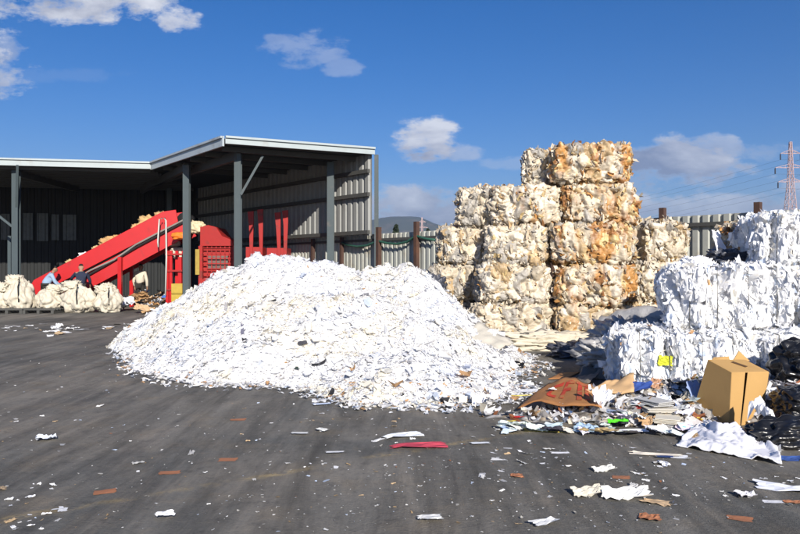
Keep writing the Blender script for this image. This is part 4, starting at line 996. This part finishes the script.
# ------------------------------------------------------------------ baling press
Yp = 28.6
press = empty('baling_press', P(218, 310, Yp), 'red baling press with a caged front behind the steel post', 'press')
a = lambda px, py, dy=0: P(px, py, Yp + dy)
mb = MB(); mb.prism([a(200, 246), a(200, 227), a(208, 225), a(216, 227), a(222, 236), a(232, 240), a(233, 246)], (0, 1.6, 0)); mb.build('hopper', M['darkred'], press, .01)
mb = MB(); mb.hexa([a(203, 312, .25), a(234, 312, .25), a(234, 312, 1.7), a(203, 312, 1.7)], [a(203, 246.5, .25), a(234, 246.5, .25), a(234, 246.5, 1.7), a(203, 246.5, 1.7)]); mb.build('body', M['darkred'], press)
mb = MB()
for k_ in range(8): mb.bar(a(203 + k_ * 4.4, 246.5, .04), a(203 + k_ * 4.4, 280, .04), .035)
for k_ in range(7): mb.bar(a(203, 248 + k_ * 5.2, .0), a(234, 248 + k_ * 5.2, .0), .035)
mb.build('cage', M['darkred'], press)
mb = MB(); mb.bar(a(201, 246, -.05), a(201, 312, -.05), .16); mb.bar(a(235, 246, -.05), a(235, 312, -.05), .16); mb.bar(a(202, 281, -.05), a(234, 281, -.05), .14); mb.build('cage_frame', M['darkred'], press)
mb = MB(); mb.box(tuple((a(198, 262, -.1))), (.16, .2, 1.0)); mb.build('hazard_panel', mat('worn_yellow', (.34, .24, .05), .6, .4, 6), press)
mb = MB(); mb.box(tuple(a(218, 262, .14)), (.8, .05, .5)); mb.build('inspection_plate', mat('dull_steel', (.14, .10, .09), .5, .5, 9), press)
rack = empty('red_rack', P(174, 311, 28.5), 'red steel rack with yellow crates under the conveyor head', 'rack')
for px in (167.5, 171, 177, 183.5):
    q = P(px, 250, 28.45 + (.0 if px < 172 else .3)); MB().box((q.x, q.y, 1.15), (.11, .11, 2.3)).build('upright', M['red'], rack)
for z in (.75, 1.5, 2.15): MB().box((P(175.5, 0, 28.6).x, 28.6, z), (.66, .5, .07)).build('shelf', M['darkred'], rack)
q = P(178, 287, 28.2)
for z, lab in ((.2, 'yellow plastic crate on the ground beneath another at the red rack'), (.62, 'yellow plastic crate stacked on another at the red rack')):
    mb = MB(); cx_, cy_ = q.x, q.y; mb.box((cx_, cy_, z), (.42, .32, .04))
    for sx_, sy_, dx_, dy_ in ((-.2, 0, .03, .32), (.2, 0, .03, .32), (0, -.16, .42, .03), (0, .16, .42, .03)): mb.box((cx_ + sx_, cy_ + sy_, z + .2), (dx_, dy_, .36))
    tag(mb.build('crate', M['yellow'], None, .006), lab, 'crate', 'yellow crates at the rack')

# red stake-sided trailers
def stake_box(px0, px1, ytop, stakes, label):
    Yq = 29.2; root = empty('stake_bin', P((px0 + px1) / 2, 310, Yq), label, 'bin', 'red bins with tall stakes beside the press')
    b0, b1 = P(px0, ytop, Yq), P(px1, ytop, Yq)
    for nm, m_, d_ in (('front_panel', M['darkred'], 0), ('rear_panel', M['darkred'], 1.3)):
        mb = MB(); mb.box(((b0.x + b1.x) / 2, Yq + d_, b0.z / 2 + .1), (b1.x - b0.x, .06, b0.z - .2)); mb.build(nm, m_, root)
    for x_ in (b0.x + .03, b1.x - .03):
        mb = MB(); mb.box((x_, Yq + .65, b0.z / 2 + .1), (.06, 1.2, b0.z - .2)); mb.build('side_panel', M['darkred'], root)
    for px, yt, lean in stakes:
        q0 = P(px, ytop + 8, Yq - .08); q1 = P(px + lean, yt, Yq - .08)
        mb = MB(); mb.prism([q0 + Vector((-.05, 0, 0)), q0 + Vector((.06, 0, 0)), q1 + Vector((.12, 0, -.5)), q1 + Vector((.12, 0, 0)), q1 + Vector((-.12, 0, -.03)), q1 + Vector((-.06, 0, -.6))], (0, .09, 0)); mb.build('stake', M['darkred'], root)
stake_box(246, 260, 247, ((251, 211, -.5), (261, 209, -1)), 'red steel bin with two tall stakes right behind the steel post')
stake_box(267, 286, 248, ((279, 212, -1.5), (285, 210, 0)), 'red steel bin with two tall stakes nearest the ribbed wall')

# ------------------------------------------------------------------ men
def skin_obj(name, verts, edges, rad, m, parent, sub=2):
    me = bpy.data.meshes.new(name); me.from_pydata([tuple(v_) for v_ in verts], edges, [])
    o = bpy.data.objects.new(name, me); C.objects.link(o)
    md = o.modifiers.new('skin', 'SKIN'); md.use_smooth_shade = True
    for i, r_ in enumerate(rad): me.skin_vertices[0].data[i].radius = (r_, r_) if not isinstance(r_, tuple) else r_
    me.skin_vertices[0].data[0].use_root = True
    if sub: s_ = o.modifiers.new('sub', 'SUBSURF'); s_.levels = sub; s_.render_levels = sub
    dg = bpy.context.evaluated_depsgraph_get(); dg.update()
    ev = bpy.data.meshes.new_from_object(o.evaluated_get(dg)); bpy.data.objects.remove(o)
    ev.name = name; ev.polygons.foreach_set('use_smooth', [True] * len(ev.polygons))
    return link(name, ev, m, parent)

def person(pos, face, lean, turn_head, shirt, trousers, hands, label, lean_side=0.0, cap=None):
    pos = Vector(pos); f = Vector((math.sin(face), math.cos(face), 0)); r = Vector((f.y, -f.x, 0)); up = Vector((0, 0, 1))
    L = lambda a, b, c: pos + r * a + f * b + up * c            # right, forward, up
    ax = (up * math.cos(lean) + f * math.sin(lean) + r * math.sin(lean_side)).normalized()
    pel = L(0, 0, .95); T = lambda a, s_, b=0: pel + ax * s_ + r * a + (f * math.cos(lean) - up * math.sin(lean)) * b
    v_ = []; e = []; rd = []
    def add(p_, r_, par=None):
        v_.append(p_); rd.append(r_)
        if par is not None: e.append((par, len(v_) - 1))
        return len(v_) - 1
    i0 = add(pel, .135); i1 = add(T(0, .22), .13, i0); i2 = add(T(0, .42), .15, i1); i3 = add(T(0, .54), .065, i2)
    i4 = add(T(0, .62, .01), .07, i3); i5 = add(T(0, .70, .02), .095, i4); i6 = add(T(0, .79, .01), .072, i5)
    add(T(0, .69, .125), .016, i5)
    for s_ in (-1, 1): add(T(s_ * .10, .69, 0), .02, i5)
    arms = []
    for s_, hd in ((-1, hands[0]), (1, hands[1])):
        sh = T(s_ * .19, .46); h_ = L(*hd); el = (sh + h_) / 2 + r * s_ * .06 - f * .05 - up * .03
        a0 = add(sh, .062, i2); a1 = add(el, .046, a0); a2 = add(h_, .031, a1)
        dr = (h_ - el).normalized(); pa = h_ + dr * .07; a3 = add(pa, .036, a2)
        arms.append((sh, el, h_))
        side = dr.cross(r * s_).normalized(); across = side
        for k_ in range(4):
            b0_ = pa + across * (k_ - 1.5) * .02 + dr * .025
            l_ = (.07, .082, .078, .06)[k_]
            q1 = add(b0_, .0095, a3); q2 = add(b0_ + dr * l_ * .5 - r * s_ * .012, .0088, q1); add(b0_ + dr * l_ * .9 - r * s_ * .034, .0075, q2)
        q1 = add(h_ + dr * .05 + across * -.042, .011, a3); add(h_ + dr * .09 + across * -.062, .009, q1)
    legs = []
    for s_ in (-1, 1):
        hp = L(s_ * .095, 0, .90); kn = L(s_ * .11, .03, .50); an = L(s_ * .12, -.01 + .06 * s_, .09); to = L(s_ * .14, .15 + .06 * s_, .04)
        l0 = add(hp, .092, i0); l1 = add(kn, .062, l0); l2 = add(an, .045, l1); add(to, .042, l2); legs.append((hp, kn, an, to))
    o = skin_obj('person', v_, e, rd, M['skin'], None); tag(o, label, 'person')
    # clothes
    cv = [T(0, -.04), T(0, .20), T(0, .42), T(0, .53)]; ce = [(0, 1), (1, 2), (2, 3)]; cr = [.18, .178, .198, .09]
    for sh, el, h_ in arms:
        n0 = len(cv); cv += [sh, el, el.lerp(h_, .85)]; ce += [(2, n0), (n0, n0 + 1), (n0 + 1, n0 + 2)]; cr += [.078, .062, .05]
    skin_obj('shirt', cv, ce, cr, M[shirt], o)
    tv = [L(0, 0, .93)]; te = []; tr_ = [.15]
    for hp, kn, an, to in legs:
        n0 = len(tv); tv += [hp, kn, an]; te += [(0, n0), (n0, n0 + 1), (n0 + 1, n0 + 2)]; tr_ += [.108, .082, .068]
    skin_obj('trousers', tv, te, tr_, M[trousers], o)
    for hp, kn, an, to in legs: skin_obj('shoe', [an - up * .03, to, to + (to - an) * .2 * Vector((1, 1, 0))], [(0, 1), (1, 2)], [.055, .05, .035], M['rubber'], o, 1)
    skin_obj('hair', [T(0, .745, -.022), T(0, .79, -.005), T(0, .82, .02)], [(0, 1), (1, 2)], [.088, .086, .05], M['hair'] if not cap else M[cap], o)
    for s_ in (-1, 1):
        q = T(s_ * .034, .715, .10); mb = MB(); mb.tube([q, q + f * .012], .012, 6); mb.build('eye', M['hair'], o)
    return o
person((P(140, CY, 29.6).x, 29.6, 0), 0.12, .10, 0, 'creamshirt', 'trouser', ((-.27, .10, .82), (.27, .08, .80)), 'standing man in a cream shirt and dark trousers seen from behind under the conveyor')
person((P(81, CY, 27.5).x, 27.5, 0), -.4, .22, 0, 'navy', 'trouser', ((-.35, .42, 1.12), (.32, .30, .95)), 'man in a dark navy jacket working behind the full sack')
person((P(45, CY, 27.6).x, 27.6, 0), 1.1, .50, 0, 'blueshirt', 'trouser', ((-.20, .62, .85), (.22, .60, .78)), 'man in a light blue shirt bending beside the conveyor foot')

# ------------------------------------------------------------------ pylons, lines, trees
def pylon(px, Y, top_z, label, th):
    c = P(px, CY, Y); root = empty('pylon', (c.x, c.y, 0), label, 'pylon', 'lattice pylons on the skyline')
    bz = .68 * top_z; hw = lambda z: (3.6 - 2.65 * z / bz) if z < bz else .95 - .55 * (z - bz) / (top_z - bz)
    zs = [0, 7, 13, 18.5, 23, 27, 30.5, 33.5, 36.5, 39.5, 42.5, 45.5, 48, 50.5]; zs = [z * top_z / 54 for z in zs] + [top_z]
    mb = MB()
    for z0, z1 in zip(zs, zs[1:]):
        w0, w1 = hw(z0), hw(z1); K = ((-1, -1), (1, -1), (1, 1), (-1, 1))
        for k_ in range(4):
            a, b = K[k_], K[(k_ + 1) % 4]; q = lambda s_, w_, z: (c.x + s_[0] * w_, c.y + s_[1] * w_, z)
            mb.bar(q(a, w0, z0), q(a, w1, z1), th * 1.4); mb.bar(q(a, w0, z0), q(b, w1, z1), th * .8); mb.bar(q(b, w0, z0), q(a, w1, z1), th * .8); mb.bar(q(a, w1, z1), q(b, w1, z1), th * .8)
    mb.build('mast', M['pylon'], root); tips = []
    for zf, ln in ((.91, 4.2), (.80, 6.4), (.69, 5.2)):
        z = zf * top_z; l_ = ln * top_z / 54
        for s_ in (-1, 1):
            mb = MB(); w_ = hw(z); tip = Vector((c.x + s_ * l_, c.y, z))
            for yy_ in (-1, 1):
                mb.bar((c.x + s_ * w_, c.y + yy_ * w_, z), tip, th); mb.bar((c.x + s_ * w_, c.y + yy_ * w_, z + 1.5), tip, th)
                for k_ in (.3, .6): mb.bar((c.x + s_ * (w_ + (l_ - w_) * k_), c.y + yy_ * w_ * (1 - k_), z), (c.x + s_ * (w_ + (l_ - w_) * k_), c.y + yy_ * w_ * (1 - k_), z + 1.5 * (1 - k_)), th * .7)
            ar = mb.build('cross_arm', M['pylon'], root); bt = tip - Vector((0, 0, 2.6))
            MB().tube([tip, tip - Vector((0, 0, .5)), bt], [.1, .3, .28], 6).build('insulator', M['glassins'], ar); tips.append(bt)
    return tips
t1 = pylon(790.5, 300, 53.8, 'tall reddish lattice pylon rising behind the topmost white bale', .14)
t2 = pylon(422, 760, 54, 'tiny faraway lattice pylon above the fence between shed and film stack', .3)
t3 = [p_ + Vector((210, -120, -2)) for p_ in t1]
for i, (a, b, c_) in enumerate(zip(t1, t2, t3)):
    pts = []
    for k_ in range(25):
        s_ = k_ / 24; q = a.lerp(b, s_); q.z -= 11 * 4 * s_ * (1 - s_); pts.append(q)
    pts2 = [a.lerp(c_, k_ / 8) - Vector((0, 0, 6 * 4 * k_ / 8 * (1 - k_ / 8))) for k_ in range(1, 9)]
    tag(MB().tube(pts2[::-1] + pts, .03, 4).build('power_line', M['wire']), 'thin power line sagging between the two lattice pylons', 'power line', 'power lines between the pylons')
def cypress(px, Y, h_, rw, label):
    c = P(px, CY, Y); root = empty('cypress_tree', (c.x, c.y, 0), label, 'tree', 'dark trees beyond the fence')
    MB().tube([(c.x, c.y, 0), (c.x, c.y, h_ * .3), (c.x, c.y, h_ * .9)], [.22, .16, .04], 7).build('trunk', M['bark'], root)
    n_ = 2600; z = R.uniform(.08, 1, n_); rad = rw * np.sin(np.pi * np.clip(z, .05, .98) ** .6) ** .8 * R.uniform(.5, 1.1, n_); th = R.uniform(0, 6.28, n_)
    p_ = np.stack([c.x + rad * np.cos(th), c.y + rad * np.sin(th), z * h_], 1)
    ww_ = R.uniform(.12, .35, n_); V, Fc, vc = flakes(p_, R.normal(size=(n_, 3)), ww_, ww_ * 1.8, .5, .1, np.full((n_, 3), .04), R)
    link('crown', mesh_np('crown', V, Fc), M['leaf'], root)
cypress(396, 120, 8.6, 1.0, 'slim dark cypress top showing above the fence nearer the shed')
cypress(428, 130, 8.4, 1.3, 'dark bushy treetop above the fence next to the film stack')

# ------------------------------------------------------------------ air
HAZE = True
if HAZE:
    mb = MB(); mb.box((0, 2425, 179), (7600, 5350, 360)); hz = mb.build('haze', None)
    m = bpy.data.materials.new('haze'); m.use_nodes = True; t = NT(m.node_tree); t.n.clear()
    out = t.new('ShaderNodeOutputMaterial'); vp = t.new('ShaderNodeVolumePrincipled')
    vp.inputs['Color'].default_value = (.50, .66, .96, 1); vp.inputs['Density'].default_value = .00016; vp.inputs['Anisotropy'].default_value = .2
    t.l.new(vp.outputs[0], out.inputs['Volume']); hz.data.materials.append(m)
    tag(hz, 'thin blue haze in the distance', 'haze', kind='stuff')
